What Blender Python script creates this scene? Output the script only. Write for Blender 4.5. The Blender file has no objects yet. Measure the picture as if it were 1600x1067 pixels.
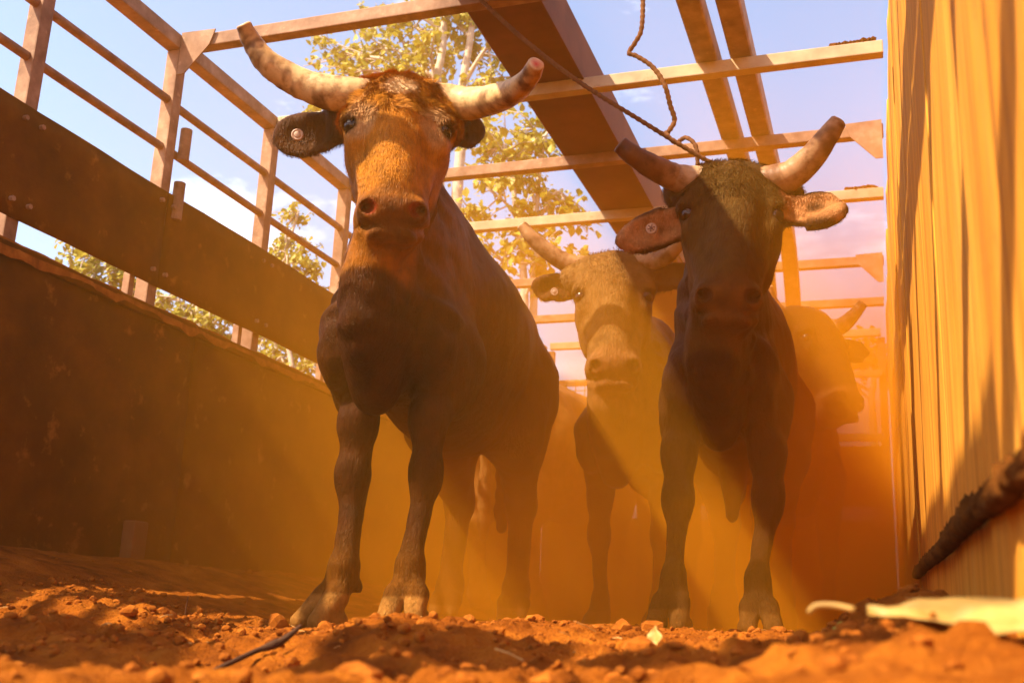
import bpy, bmesh, math, random
import numpy as np
from mathutils import Vector, Matrix, Euler

random.seed(7)
rng = np.random.default_rng(7)
R = math.radians
scn = bpy.context.scene
COL = scn.collection

# ------------------------------------------------------------------ camera
CZ = 0.06
cam_d = bpy.data.cameras.new('camera')
cam = bpy.data.objects.new('camera', cam_d)
COL.objects.link(cam)
cam_d.sensor_width = 36.0
cam_d.lens = 1657.97 / 1600 * 36
cam_d.clip_start = 0.02
cam_d.clip_end = 2000
p_, y_, r_ = 0.2558, 0.3379, 0.0425
fw = Vector((-math.sin(y_) * math.cos(p_), math.cos(y_) * math.cos(p_), math.sin(p_)))
rt = Vector((math.cos(y_), math.sin(y_), 0))
up = rt.cross(fw)
rt, up = rt * math.cos(r_) + up * math.sin(r_), up * math.cos(r_) - rt * math.sin(r_)
cam.matrix_world = Matrix(((rt.x, up.x, -fw.x, 0), (rt.y, up.y, -fw.y, 0), (rt.z, up.z, -fw.z, CZ), (0, 0, 0, 1)))
cam_d.dof.use_dof = True
cam_d.dof.focus_distance = 2.85
cam_d.dof.aperture_fstop = 6.3
scn.camera = cam

# ------------------------------------------------------------------ light
SUN_TO = Vector((-0.57, -0.60, 1.0)).normalized()      # towards the sun: behind and left of the camera
world = bpy.data.worlds.new('World')
scn.world = world
world.use_nodes = True
wn, wl = world.node_tree.nodes, world.node_tree.links
bg = wn['Background']
sky = wn.new('ShaderNodeTexSky')
sky.sky_type = 'NISHITA'
sky.sun_disc = False
sky.sun_elevation = math.asin(SUN_TO.z)
sky.sun_rotation = math.atan2(SUN_TO.x, SUN_TO.y)
sky.dust_density = 1.6
sky.air_density = 1.0
# thin high wisps of cloud
tc = wn.new('ShaderNodeTexCoord')
mp = wn.new('ShaderNodeMapping'); mp.inputs['Scale'].default_value = (3.2, 5.5, 9.0)
nz = wn.new('ShaderNodeTexNoise'); nz.inputs['Scale'].default_value = 1.5; nz.inputs['Detail'].default_value = 8; nz.inputs['Roughness'].default_value = 0.62
cr = wn.new('ShaderNodeValToRGB'); cr.color_ramp.elements[0].position = 0.57; cr.color_ramp.elements[1].position = 0.80
cr.color_ramp.elements[1].color = (0.55, 0.55, 0.55, 1)
mx = wn.new('ShaderNodeMixRGB'); mx.inputs['Color2'].default_value = (9.5, 9.6, 10.0, 1)
wl.new(tc.outputs['Generated'], mp.inputs['Vector']); wl.new(mp.outputs['Vector'], nz.inputs['Vector'])
wl.new(nz.outputs['Fac'], cr.inputs['Fac']); wl.new(cr.outputs['Color'], mx.inputs['Fac'])
wl.new(sky.outputs['Color'], mx.inputs['Color1']); wl.new(mx.outputs['Color'], bg.inputs['Color'])
bg.inputs['Strength'].default_value = 0.135
sd = bpy.data.lights.new('sun', 'SUN')
sd.energy = 5.0
sd.angle = R(0.5)
sd.color = (1.0, 0.85, 0.60)
sun = bpy.data.objects.new('sun', sd)
COL.objects.link(sun)
sun.rotation_euler = SUN_TO.to_track_quat('Z', 'Y').to_euler()
sun.location = (0, 0, 12)

scn.view_settings.view_transform = 'Standard'
scn.view_settings.look = 'None'
scn.view_settings.gamma = 1.0
scn.view_settings.use_curve_mapping = False
scn.view_settings.exposure = 1.45
scn.cycles.use_denoising = True
try:
    scn.cycles.denoiser = 'OPENIMAGEDENOISE'
except Exception:
    pass
scn.cycles.max_bounces = 8
scn.cycles.volume_bounces = 3
scn.cycles.transparent_max_bounces = 8
scn.cycles.caustics_reflective = False
scn.cycles.caustics_refractive = False


# ------------------------------------------------------------------ helpers
def tag(o, label=None, cat=None, group=None, kind=None):
    if label: o['label'] = label
    if cat: o['category'] = cat
    if group: o['group'] = group
    if kind: o['kind'] = kind
    return o


def empty(name, loc, rz=0.0):
    o = bpy.data.objects.new(name, None)
    o.empty_display_size = 0.1
    o.location = loc
    o.rotation_euler = (0, 0, rz)
    COL.objects.link(o)
    return o


def from_np(name, verts, faces, mat, parent=None, origin=(0, 0, 0), smooth=True, colors=None, material_list=None):
    me = bpy.data.meshes.new(name)
    v = np.asarray(verts, dtype=np.float32) - np.asarray(origin, dtype=np.float32)
    me.from_pydata(v.tolist(), [], faces if isinstance(faces, list) else faces.tolist())
    if smooth:
        me.polygons.foreach_set('use_smooth', np.ones(len(me.polygons), dtype=bool))
    if colors is not None:
        a = me.color_attributes.new('coat', 'FLOAT_COLOR', 'POINT')
        c = np.ones((len(v), 4), dtype=np.float32); c[:, :3] = colors
        a.data.foreach_set('color', c.ravel())
    me.materials.append(mat)
    me.update()
    o = bpy.data.objects.new(name, me)
    COL.objects.link(o)
    if parent is not None:
        o.parent = parent
        # parents are unrotated empties or plain objects at 'origin'
    else:
        o.location = origin
    return o


def obj(name, bm, mat, parent=None, loc=(0, 0, 0), smooth=False):
    me = bpy.data.meshes.new(name)
    bm.normal_update()
    bm.to_mesh(me)
    bm.free()
    if smooth:
        me.polygons.foreach_set('use_smooth', np.ones(len(me.polygons), dtype=bool))
    me.materials.append(mat)
    o = bpy.data.objects.new(name, me)
    COL.objects.link(o)
    o.location = loc
    if parent is not None: o.parent = parent
    return o


def add_box(bm, c, s, rot=None, bevel=0.0):
    t = bmesh.new()
    bmesh.ops.create_cube(t, size=1.0)
    bmesh.ops.scale(t, vec=Vector(s), verts=t.verts)
    if bevel > 0:
        bmesh.ops.bevel(t, geom=list(t.edges), offset=bevel, segments=2, affect='EDGES', profile=0.6)
    M = Matrix.Translation(Vector(c))
    if rot is not None: M = M @ Euler(rot).to_matrix().to_4x4()
    t.transform(M)
    me = bpy.data.meshes.new('tmp'); t.to_mesh(me); t.free()
    bm.from_mesh(me); bpy.data.meshes.remove(me)


def box_bm(c, s, rot=None, bevel=0.0):
    bm = bmesh.new(); add_box(bm, c, s, rot, bevel); return bm


def tube_np(pts, rad, n=10, caps=True, square=False):
    """swept tube through pts with radius per point -> verts, faces"""
    P = np.asarray(pts, float)
    r = np.broadcast_to(np.asarray(rad, float), (len(P),)) if np.ndim(rad) == 0 else np.asarray(rad, float)
    T = np.gradient(P, axis=0); T /= np.linalg.norm(T, axis=1)[:, None] + 1e-12
    u = np.cross(T[0], (0, 0, 1.0))
    if np.linalg.norm(u) < 1e-3: u = np.cross(T[0], (1.0, 0, 0))
    u /= np.linalg.norm(u)
    V = []
    ang = np.arange(n) / n * 2 * np.pi
    for i in range(len(P)):
        u = u - T[i] * (u @ T[i]); u /= np.linalg.norm(u)
        w = np.cross(T[i], u)
        V.append(P[i] + r[i] * (np.cos(ang)[:, None] * u + np.sin(ang)[:, None] * w))
    V = np.concatenate(V)
    F = []
    for i in range(len(P) - 1):
        for j in range(n):
            a, b = i * n + j, i * n + (j + 1) % n
            F.append([a, b, b + n, a + n])
    if caps:
        F.append(list(range(n))[::-1]); F.append([(len(P) - 1) * n + j for j in range(n)])
    return V, F


def catmull(pts, k=8):
    P = np.asarray(pts, float)
    Q = np.vstack([2 * P[0] - P[1], P, 2 * P[-1] - P[-2]])
    out = []
    for i in range(1, len(Q) - 2):
        for t in np.linspace(0, 1, k, endpoint=False):
            a, b, c, d = Q[i - 1], Q[i], Q[i + 1], Q[i + 2]
            out.append(0.5 * ((2 * b) + (c - a) * t + (2 * a - 5 * b + 4 * c - d) * t * t + (3 * b - a - 3 * c + d) * t ** 3))
    out.append(P[-1])
    return np.array(out)


def _hash(ix, iy, iz, s):
    h = (ix.astype(np.int64) * 374761393 + iy.astype(np.int64) * 668265263 + iz.astype(np.int64) * 2147483647 + s * 974634777) & 0xFFFFFFFF
    h = ((h ^ (h >> 13)) * 1274126177) & 0xFFFFFFFF
    h = (h ^ (h >> 16)) & 0xFFFF
    return h / 65535.0


def vnoise(P, s=0):
    P = np.asarray(P, float)
    i = np.floor(P).astype(np.int64); f = P - i
    f = f * f * (3 - 2 * f)
    r = 0
    for dx in (0, 1):
        wx = f[:, 0] if dx else 1 - f[:, 0]
        for dy in (0, 1):
            wy = f[:, 1] if dy else 1 - f[:, 1]
            for dz in (0, 1):
                wz = f[:, 2] if dz else 1 - f[:, 2]
                r = r + wx * wy * wz * _hash(i[:, 0] + dx, i[:, 1] + dy, i[:, 2] + dz, s)
    return r * 2 - 1


def fbm(P, oct=4, s=0, gain=0.5):
    r = 0; a = 1.0; P = np.asarray(P, float)
    for k in range(oct):
        r = r + a * vnoise(P, s + k); P = P * 2.03 + 11.7; a *= gain
    return r


def sstep(a, b, x):
    t = np.clip((x - a) / (b - a), 0, 1)
    return t * t * (3 - 2 * t)


# ------------------------------------------------------------------ materials
def new_mat(name):
    m = bpy.data.materials.new(name)
    m.use_nodes = True
    n, l = m.node_tree.nodes, m.node_tree.links
    return m, n, l, n['Principled BSDF']


def ramp(n, l, fac, stops):
    c = n.new('ShaderNodeValToRGB')
    e = c.color_ramp.elements
    while len(e) < len(stops): e.new(0.5)
    for k, (p, col) in enumerate(stops):
        e[k].position = p
        e[k].color = (*col, 1) if len(col) == 3 else col
    l.new(fac, c.inputs['Fac'])
    return c.outputs['Color']


def noise(n, l, vec, scale, detail=5, rough=0.55, stretch=None, dist=0.0):
    t = n.new('ShaderNodeTexNoise')
    t.inputs['Scale'].default_value = scale
    t.inputs['Detail'].default_value = detail
    t.inputs['Roughness'].default_value = rough
    t.inputs['Distortion'].default_value = dist
    if stretch is not None:
        m = n.new('ShaderNodeMapping'); m.inputs['Scale'].default_value = stretch
        l.new(vec, m.inputs['Vector']); vec = m.outputs['Vector']
    l.new(vec, t.inputs['Vector'])
    return t.outputs['Fac']


def mixc(n, l, fac, a, b, mode='MIX'):
    m = n.new('ShaderNodeMixRGB'); m.blend_type = mode
    for inp, v in (('Fac', fac), ('Color1', a), ('Color2', b)):
        if isinstance(v, (int, float)): m.inputs[inp].default_value = v
        elif isinstance(v, tuple): m.inputs[inp].default_value = (*v, 1)
        else: l.new(v, m.inputs[inp])
    return m.outputs['Color']


def bump(n, l, bsdf, height, strength=0.3, dist=0.01):
    b = n.new('ShaderNodeBump')
    b.inputs['Strength'].default_value = strength
    b.inputs['Distance'].default_value = dist
    l.new(height, b.inputs['Height'])
    l.new(b.outputs['Normal'], bsdf.inputs['Normal'])


def pos(n):
    return n.new('ShaderNodeNewGeometry').outputs['Position']


def mat_generic(name, stops, scale=8, detail=6, rough=0.8, bscale=60, bstr=0.3, bdist=0.004, stretch=None, metallic=0.0, spec=0.25, second=None):
    m, n, l, b = new_mat(name)
    p = pos(n)
    f = noise(n, l, p, scale, detail, 0.62, stretch)
    c = ramp(n, l, f, stops)
    if second:
        f2 = noise(n, l, p, second[0], 5, 0.65, second[3] if len(second) > 3 else None)
        g = ramp(n, l, f2, [(second[1], (0, 0, 0)), (min(1, second[1] + 0.14), (1, 1, 1))])
        c = mixc(n, l, g, c, second[2])
    l.new(c, b.inputs['Base Color'])
    b.inputs['Roughness'].default_value = rough
    b.inputs['Metallic'].default_value = metallic
    b.inputs['Specular IOR Level'].default_value = spec
    h = noise(n, l, p, bscale, 6, 0.6, stretch)
    bump(n, l, b, h, bstr, bdist)
    return m


M = {}
M['soil'] = mat_generic('red_soil', [(0.32, (0.12, 0.028, 0.002)), (0.5, (0.26, 0.068, 0.005)), (0.68, (0.40, 0.120, 0.010))], 9, 10, 0.95, 170, 1.0, 0.010, spec=0.05)
M['clod'] = mat_generic('soil_clod', [(0.3, (0.13, 0.030, 0.002)), (0.55, (0.29, 0.080, 0.007)), (0.75, (0.42, 0.14, 0.018))], 20, 6, 0.95, 300, 0.6, 0.003, spec=0.08)
M['earth'] = mat_generic('outer_earth', [(0.3, (0.25, 0.085, 0.02)), (0.7, (0.36, 0.15, 0.05))], 1.2, 8, 0.95, 40, 0.4, 0.02, spec=0.05)
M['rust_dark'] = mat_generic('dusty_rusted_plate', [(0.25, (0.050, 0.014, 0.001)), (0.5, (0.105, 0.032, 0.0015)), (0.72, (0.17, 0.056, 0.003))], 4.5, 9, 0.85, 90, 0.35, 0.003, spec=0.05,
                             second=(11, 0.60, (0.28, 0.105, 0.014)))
M['rail'] = mat_generic('dusty_rail_steel', [(0.3, (0.15, 0.068, 0.034)), (0.55, (0.30, 0.160, 0.092)), (0.75, (0.44, 0.28, 0.18))], 11, 8, 0.7, 130, 0.3, 0.0015,
                        second=(24, 0.60, (0.48, 0.27, 0.15)))
M['rail_pale'] = mat_generic('galvanised_dusty_rail', [(0.3, (0.34, 0.23, 0.13)), (0.6, (0.50, 0.37, 0.22)), (0.8, (0.55, 0.45, 0.32))], 9, 8, 0.6, 130, 0.25, 0.0015,
                             second=(18, 0.62, (0.33, 0.16, 0.06)))
M['beam'] = mat_generic('rusted_beam', [(0.3, (0.10, 0.032, 0.012)), (0.6, (0.17, 0.055, 0.020)), (0.8, (0.23, 0.085, 0.035))], 5, 8, 0.75, 160, 0.25, 0.002)
M['rope'] = mat_generic('dirty_rope', [(0.3, (0.07, 0.025, 0.008)), (0.7, (0.16, 0.06, 0.02))], 60, 4, 0.9, 200, 0.5, 0.002)
M['crust'] = mat_generic('caked_dirt', [(0.3, (0.055, 0.016, 0.002)), (0.7, (0.14, 0.045, 0.006))], 45, 6, 0.95, 200, 0.8, 0.004, spec=0.05)
M['hoof'] = mat_generic('hoof_horn', [(0.3, (0.14, 0.055, 0.018)), (0.7, (0.30, 0.13, 0.045))], 30, 6, 0.7, 120, 0.4, 0.002)
M['bark'] = mat_generic('pale_bark', [(0.3, (0.36, 0.27, 0.19)), (0.6, (0.55, 0.45, 0.35)), (0.8, (0.62, 0.53, 0.44))], 12, 6, 0.85, 60, 0.4, 0.004)
M['stick'] = mat_generic('dark_stick', [(0.3, (0.03, 0.012, 0.005)), (0.7, (0.08, 0.03, 0.01))], 60, 5, 0.9, 200, 0.5, 0.002)
M['straw'] = mat_generic('dry_straw', [(0.3, (0.26, 0.11, 0.02)), (0.7, (0.42, 0.22, 0.06))], 40, 3, 0.7, 100, 0.1, 0.001)
M['wire'] = mat_generic('mesh_wire', [(0.3, (0.25, 0.13, 0.06)), (0.7, (0.36, 0.20, 0.10))], 20, 3, 0.6, 80, 0.2, 0.001)


def make_board_mat():
    m, n, l, b = new_mat('dust_stained_board')
    p = pos(n)
    f = noise(n, l, p, 3.0, 8, 0.6, (1, 3.0, 0.35))
    c = ramp(n, l, f, [(0.28, (0.46, 0.165, 0.010)), (0.5, (0.62, 0.245, 0.017)), (0.72, (0.68, 0.32, 0.040))])
    f2 = noise(n, l, p, 9.0, 9, 0.72, (1, 5.0, 0.20), 0.4)
    g = ramp(n, l, f2, [(0.48, (0, 0, 0)), (0.68, (0.9, 0.9, 0.9))])
    c = mixc(n, l, g, c, (0.30, 0.095, 0.008))
    f4 = noise(n, l, p, 24.0, 9, 0.75, (1, 6.0, 0.10), 0.2)
    c = mixc(n, l, ramp(n, l, f4, [(0.56, (0, 0, 0)), (0.66, (0.8, 0.8, 0.8))]), c, (0.15, 0.042, 0.004))
    f3 = noise(n, l, p, 55.0, 4, 0.6, (1, 1.6, 0.6))
    g3 = ramp(n, l, f3, [(0.66, (0, 0, 0)), (0.74, (0.9, 0.9, 0.9))])
    c = mixc(n, l, g3, c, (0.17, 0.055, 0.010))
    l.new(c, b.inputs['Base Color'])
    b.inputs['Roughness'].default_value = 0.78
    b.inputs['Specular IOR Level'].default_value = 0.2
    bump(n, l, b, noise(n, l, p, 30, 8, 0.65, (1, 3.0, 0.12)), 0.55, 0.005)
    return m


M['board'] = make_board_mat()


def make_coat(name, dust=0.35, fur_scale=70, dust_col=(0.28, 0.092, 0.006)):
    m, n, l, b = new_mat(name)
    p = n.new('ShaderNodeTexCoord').outputs['Object']
    a = n.new('ShaderNodeVertexColor'); a.layer_name = 'coat'
    f = noise(n, l, p, 26, 7, 0.65)
    v = ramp(n, l, f, [(0.3, (0.55, 0.55, 0.55)), (0.7, (1.45, 1.40, 1.3))])
    c = mixc(n, l, 1.0, a.outputs['Color'], v, 'MULTIPLY')
    f2 = noise(n, l, p, 5.0, 7, 0.65)
    g = ramp(n, l, f2, [(0.42, (0, 0, 0)), (0.78, (dust, dust, dust))])
    c = mixc(n, l, g, c, dust_col)
    l.new(c, b.inputs['Base Color'])
    b.inputs['Roughness'].default_value = 0.42
    b.inputs['Specular IOR Level'].default_value = 0.08
    b.inputs['Specular Tint'].default_value = (1.0, .60, .25, 1)
    h1 = noise(n, l, p, fur_scale, 4, 0.7, (1.6, 1.6, 0.35), 0.8)
    h2 = noise(n, l, p, 9, 5, 0.6)
    mm = n.new('ShaderNodeMath'); mm.operation = 'ADD'
    l.new(h1, mm.inputs[0]); l.new(h2, mm.inputs[1])
    bump(n, l, b, mm.outputs[0], 0.9, 0.010)
    return m


def make_hair(name):
    m, n, l, b = new_mat(name)
    a = n.new('ShaderNodeVertexColor'); a.layer_name = 'coat'
    l.new(a.outputs['Color'], b.inputs['Base Color'])
    b.inputs['Roughness'].default_value = 0.55
    b.inputs['Specular IOR Level'].default_value = 0.06
    return m


def make_horn(name, stops, tip=None):
    m, n, l, b = new_mat(name)
    a = n.new('ShaderNodeVertexColor'); a.layer_name = 'coat'
    p = n.new('ShaderNodeTexCoord').outputs['Object']
    f = noise(n, l, p, 22, 8, 0.68, (1, 1, 1))
    v = ramp(n, l, f, stops)
    c = mixc(n, l, 1.0, a.outputs['Color'], v, 'MULTIPLY')
    l.new(c, b.inputs['Base Color'])
    b.inputs['Roughness'].default_value = 0.45
    b.inputs['Specular IOR Level'].default_value = 0.2
    bump(n, l, b, noise(n, l, p, 70, 6, 0.6), 0.35, 0.003)
    return m


M['coat'] = make_coat('cattle_coat', 0.13)
M['coat_dark'] = make_coat('dark_cattle_coat', 0.10, 80, (0.13, 0.042, 0.003))
M['hair'] = make_hair('cattle_hair')
M['horn'] = make_horn('horn_keratin', [(0.34, (0.45, 0.32, 0.22)), (0.5, (0.95, 0.85, 0.7)), (0.7, (1.15, 1.08, 1.0))])
m, n, l, b = new_mat('wet_eye'); b.inputs['Base Color'].default_value = (0.012, 0.006, 0.004, 1); b.inputs['Roughness'].default_value = 0.16; b.inputs['Specular IOR Level'].default_value = 0.35; M['eye'] = m
M['tag'] = mat_generic('ear_tag_plastic', [(0.3, (0.42, 0.27, 0.19)), (0.7, (0.52, 0.36, 0.27))], 60, 3, 0.4, 100, 0.05, 0.0005)
M['tag_mark'] = mat_generic('ear_tag_print', [(0.3, (0.10, 0.05, 0.04)), (0.7, (0.14, 0.07, 0.05))], 60, 3, 0.5, 100, 0.05, 0.0005)


def make_leaf(name, stops, trans):
    m, n, l, b = new_mat(name)
    p = pos(n)
    f = noise(n, l, p, 7.0, 4, 0.7)
    c = ramp(n, l, f, stops)
    l.new(c, b.inputs['Base Color'])
    b.inputs['Roughness'].default_value = 0.5
    b.inputs['Specular IOR Level'].default_value = 0.35
    t = n.new('ShaderNodeBsdfTranslucent'); l.new(c, t.inputs['Color'])
    ms = n.new('ShaderNodeMixShader'); ms.inputs['Fac'].default_value = trans
    l.new(b.outputs[0], ms.inputs[1]); l.new(t.outputs[0], ms.inputs[2])
    l.new(ms.outputs[0], n['Material Output'].inputs['Surface'])
    return m


M['leaf'] = make_leaf('dusty_leaf', [(0.25, (0.22, 0.20, 0.018)), (0.5, (0.38, 0.33, 0.04)), (0.75, (0.55, 0.45, 0.09))], 0.35)
M['dry_leaf'] = make_leaf('dry_leaf', [(0.32, (0.36, 0.19, 0.04)), (0.5, (0.58, 0.36, 0.09)), (0.7, (0.72, 0.50, 0.17))], 0.35)

# ------------------------------------------------------------------ ground
LX, RX, H = -2.474, 0.095, 2.1 + CZ       # left wall face, right wall face, rail height
YB0, YB1 = -1.2, 7.9                       # near and far end of the pen


MOUNDS = [(-1.12, 1.22, 0.24, 0.16, 0.055), (-0.62, 1.38, 0.22, 0.15, 0.050), (-0.12, 1.12, 0.20, 0.16, 0.030), (0.02, 0.72, 0.13, 0.16, 0.034),
          (-1.52, 1.80, 0.24, 0.16, 0.055), (-1.18, 1.72, 0.22, 0.12, 0.006), (-0.45, 1.82, 0.30, 0.16, 0.020), (-0.02, 1.55, 0.12, 0.22, 0.030),
          (-0.82, 1.95, 0.25, 0.12, 0.004), (-1.9, 1.5, 0.25, 0.25, 0.06), (-0.35, 1.5, 0.16, 0.10, 0.022), (-0.9, 1.62, 0.16, 0.09, 0.008)]


def soil_z(X, Y, fine=True):
    X = np.asarray(X, float); Y = np.asarray(Y, float)
    near = 0.000 + 0.045 * (X + 0.4)
    back = 0.046 + 0.0 * X
    w = sstep(1.15, 2.2, Y)
    z = near * (1 - w) + back * w
    z = z + 0.16 * sstep(-1.55, -2.45, X) * sstep(1.0, 2.2, Y) + 0.05 * sstep(-0.12, 0.08, X) * sstep(0.5, 1.2, Y)
    z = z - 0.034 * np.exp(-((X + 1.32) / .30) ** 2) * sstep(1.3, 1.9, Y) * sstep(3.4, 2.7, Y)
    P = np.stack([X.ravel(), Y.ravel(), np.zeros(X.size)], 1)
    for (mx_, my_, sx, sy, h) in MOUNDS:
        z = z + h * np.exp(-((X - mx_) / sx) ** 2 - ((Y - my_) / sy) ** 2)
    amp = 0.55 + 0.45 * (1 - sstep(1.8, 2.3, Y))
    z = z + (amp * fbm(P * 4.5, 4, 3).reshape(X.shape)) * 0.019
    if fine:
        rid = 1 - np.abs(fbm(P * 13, 3, 21)).reshape(X.shape)
        z = z + 0.006 * (rid - 0.6) * amp
        z = z + 0.0042 * fbm(P * 55, 3, 9, 0.65).reshape(X.shape) * amp
        cell = np.maximum(0, fbm(P * 42, 2, 15).reshape(X.shape) - 0.15)
        z = z + 0.012 * np.minimum(cell, .5) ** .6 * amp
    return z


def grid_mesh(name, xs, ys, zf, mat):
    X, Y = np.meshgrid(xs, ys)
    Z = zf(X, Y)
    V = np.stack([X.ravel(), Y.ravel(), Z.ravel()], 1)
    nx, ny = len(xs), len(ys)
    i = (np.arange(ny - 1)[:, None] * nx + np.arange(nx - 1)[None, :]).ravel()
    F = np.stack([i, i + 1, i + 1 + nx, i + nx], 1)
    return from_np(name, V, F, mat)


ys = np.concatenate([np.arange(-1.2, 0.4, 0.05), np.arange(0.4, 2.3, 0.0065), np.arange(2.3, 3.4, 0.015), np.arange(3.4, 7.95, 0.05)])
xs = np.concatenate([np.arange(-2.66, -1.75, 0.016), np.arange(-1.75, 0.30, 0.0078)])
o = grid_mesh('soil', xs, ys, soil_z, M['soil']); tag(o, kind='structure')
g = [-70, -40, -20, -12, -8, -5, -3, -1, 1, 3, 5, 8, 12, 20, 40, 70]
o = grid_mesh('ground', np.array(g, float), np.array(g, float) + 4, lambda X, Y: -0.16 + 0 * X, M['earth']); tag(o, kind='structure')

# loose clods and pebbles
ico_v, ico_f = [], []
t = bmesh.new(); bmesh.ops.create_icosphere(t, subdivisions=1, radius=1.0)
ico = np.array([v.co[:] for v in t.verts]); icf = np.array([[v.index for v in f.verts] for f in t.faces]); t.free()
t = bmesh.new(); bmesh.ops.create_icosphere(t, subdivisions=2, radius=1.0)
ico2 = np.array([v.co[:] for v in t.verts]); icf2 = np.array([[v.index for v in f.verts] for f in t.faces]); t.free()
V, F, k0 = [], [], 0
for k in range(8500):
    u = rng.random()
    Y = 0.55 + 1.9 * rng.random() ** 0.8 if k < 7900 else 2.3 + 2.0 * rng.random()
    X = -1.95 + 2.0 * rng.random() if k < 7900 else -2.4 + 2.4 * rng.random()
    if Y < 0.9 and X < -0.7: continue
    s = 0.0018 + 0.0070 * rng.random() ** 3.4
    if rng.random() < 0.030: s *= 1.6 + 1.6 * rng.random()
    big = s > 0.0075
    bv, bf = (ico2, icf2) if big else (ico, icf)
    sc = s * np.array([1, 0.8 + 0.4 * rng.random(), 0.6 + 0.3 * rng.random()])
    dv = bv * (1 + 0.30 * vnoise(bv * 1.7 + k * 3.1, 5)[:, None])
    a = rng.random() * 6.28
    dv = dv * sc
    dv = np.stack([dv[:, 0] * np.cos(a) - dv[:, 1] * np.sin(a), dv[:, 0] * np.sin(a) + dv[:, 1] * np.cos(a), dv[:, 2]], 1)
    V.append((dv, X, Y, s)); F.append(bf + k0); k0 += len(bv)
zz = soil_z(np.array([v[1] for v in V]), np.array([v[2] for v in V]))
V = np.concatenate([v[0] + np.array([v[1], v[2], z + v[3] * 0.25]) for v, z in zip(V, zz)])
o = from_np('loose_soil_clods', V, np.concatenate(F), M['clod'], smooth=False); tag(o, 'loose red clods and pebbles strewn over the churned soil', 'soil clods', kind='stuff')


V, F = [], []
for k in range(80):
    X, Y = -1.7 + 1.75 * rng.random(), .8 + 1.9 * rng.random()
    ln_, a_, w_ = .010 + .03 * rng.random(), rng.random() * 6.28, .0009 + .0010 * rng.random()
    z_ = float(soil_z(np.array([X]), np.array([Y]))[0]) + .005
    d_ = np.array([math.cos(a_), math.sin(a_), .5 * (rng.random() - .3)]) * ln_; q_ = np.array([-math.sin(a_), math.cos(a_), 0]) * w_
    c_ = np.array([X, Y, z_]); u_ = np.array([0, 0, w_])
    i0 = len(V); V += [c_ - q_, c_ + q_, c_ + u_, c_ + d_ * .5 - q_ + u_, c_ + d_ * .5 + q_ + u_, c_ + d_ * .5 + u_ * 2, c_ + d_ - q_, c_ + d_ + q_, c_ + d_ + u_]
    for j0 in (0, 3):
        F += [[i0 + j0, i0 + j0 + 1, i0 + j0 + 4, i0 + j0 + 3], [i0 + j0 + 1, i0 + j0 + 2, i0 + j0 + 5, i0 + j0 + 4], [i0 + j0 + 2, i0 + j0, i0 + j0 + 3, i0 + j0 + 5]]
o = from_np('straw_litter', V, F, M['straw'], smooth=False); tag(o, 'bits of dry straw lying about on the red soil', 'straw', kind='stuff')


def sz(x, y): return float(soil_z(np.array([x]), np.array([y]))[0])


# ------------------------------------------------------------------ left steel side
ZLOW, ZPB, ZPT, ZR1, ZR2 = 1.045 + CZ, 1.123 + CZ, 1.491 + CZ, 1.858 + CZ, 1.668 + CZ
POSTS = [-1.12, -0.42, 0.28, 0.98, 1.68, 2.38, 3.06, 3.755, 4.46, 5.17, 5.88, 6.60, 7.30]


def sheet(name, y0, y1, z0, z1, x, mat, parent, origin, thick=0.006, dent=0.006, step=0.05, seed=0, rough_top=0.0):
    ny, nz_ = max(3, int((y1 - y0) / step)), max(3, int((z1 - z0) / step))
    Yv, Zv = np.meshgrid(np.linspace(y0, y1, ny), np.linspace(z0, z1, nz_))
    P = np.stack([Yv.ravel(), Zv.ravel(), np.full(Yv.size, seed * 7.3)], 1)
    d = dent * fbm(P * 2.1, 3, seed)
    if rough_top:
        top = Zv.ravel() > z1 - 1e-6
        P[:, 1] += np.where(top, rough_top * fbm(P * 22, 3, 4), 0)
    n_ = Yv.size
    Vf = np.stack([x + d, P[:, 0], P[:, 1]], 1); Vb = Vf - [thick, 0, 0]
    i = (np.arange(nz_ - 1)[:, None] * ny + np.arange(ny - 1)[None, :]).ravel()
    Ff = np.stack([i, i + 1, i + 1 + ny, i + ny], 1); Fb = Ff[:, ::-1] + n_
    rim = list(range(ny)) + [k * ny + ny - 1 for k in range(1, nz_)] + [(nz_ - 1) * ny + k for k in range(ny - 2, -1, -1)] + [k * ny for k in range(nz_ - 2, 0, -1)]
    Fr = [[rim[(k + 1) % len(rim)], rim[k], rim[k] + n_, rim[(k + 1) % len(rim)] + n_] for k in range(len(rim))]
    return from_np(name, np.vstack([Vf, Vb]), Ff.tolist() + Fb.tolist() + Fr, mat, parent, origin)


org = (LX, 3.0, 0.0)
low = empty('steel_wall', org)
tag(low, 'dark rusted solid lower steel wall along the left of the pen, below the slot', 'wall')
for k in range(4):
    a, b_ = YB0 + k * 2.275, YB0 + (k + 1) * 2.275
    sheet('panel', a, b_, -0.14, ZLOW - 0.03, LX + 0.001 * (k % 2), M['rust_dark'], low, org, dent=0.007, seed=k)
bmx = bmesh.new(); add_box(bmx, (LX - 0.012 - org[0], (YB0 + YB1) / 2 - org[1], ZLOW - 0.022), (0.06, YB1 - YB0, 0.044), bevel=0.006)
obj('top_lip', bmx, M['rust_dark'], low)
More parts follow.
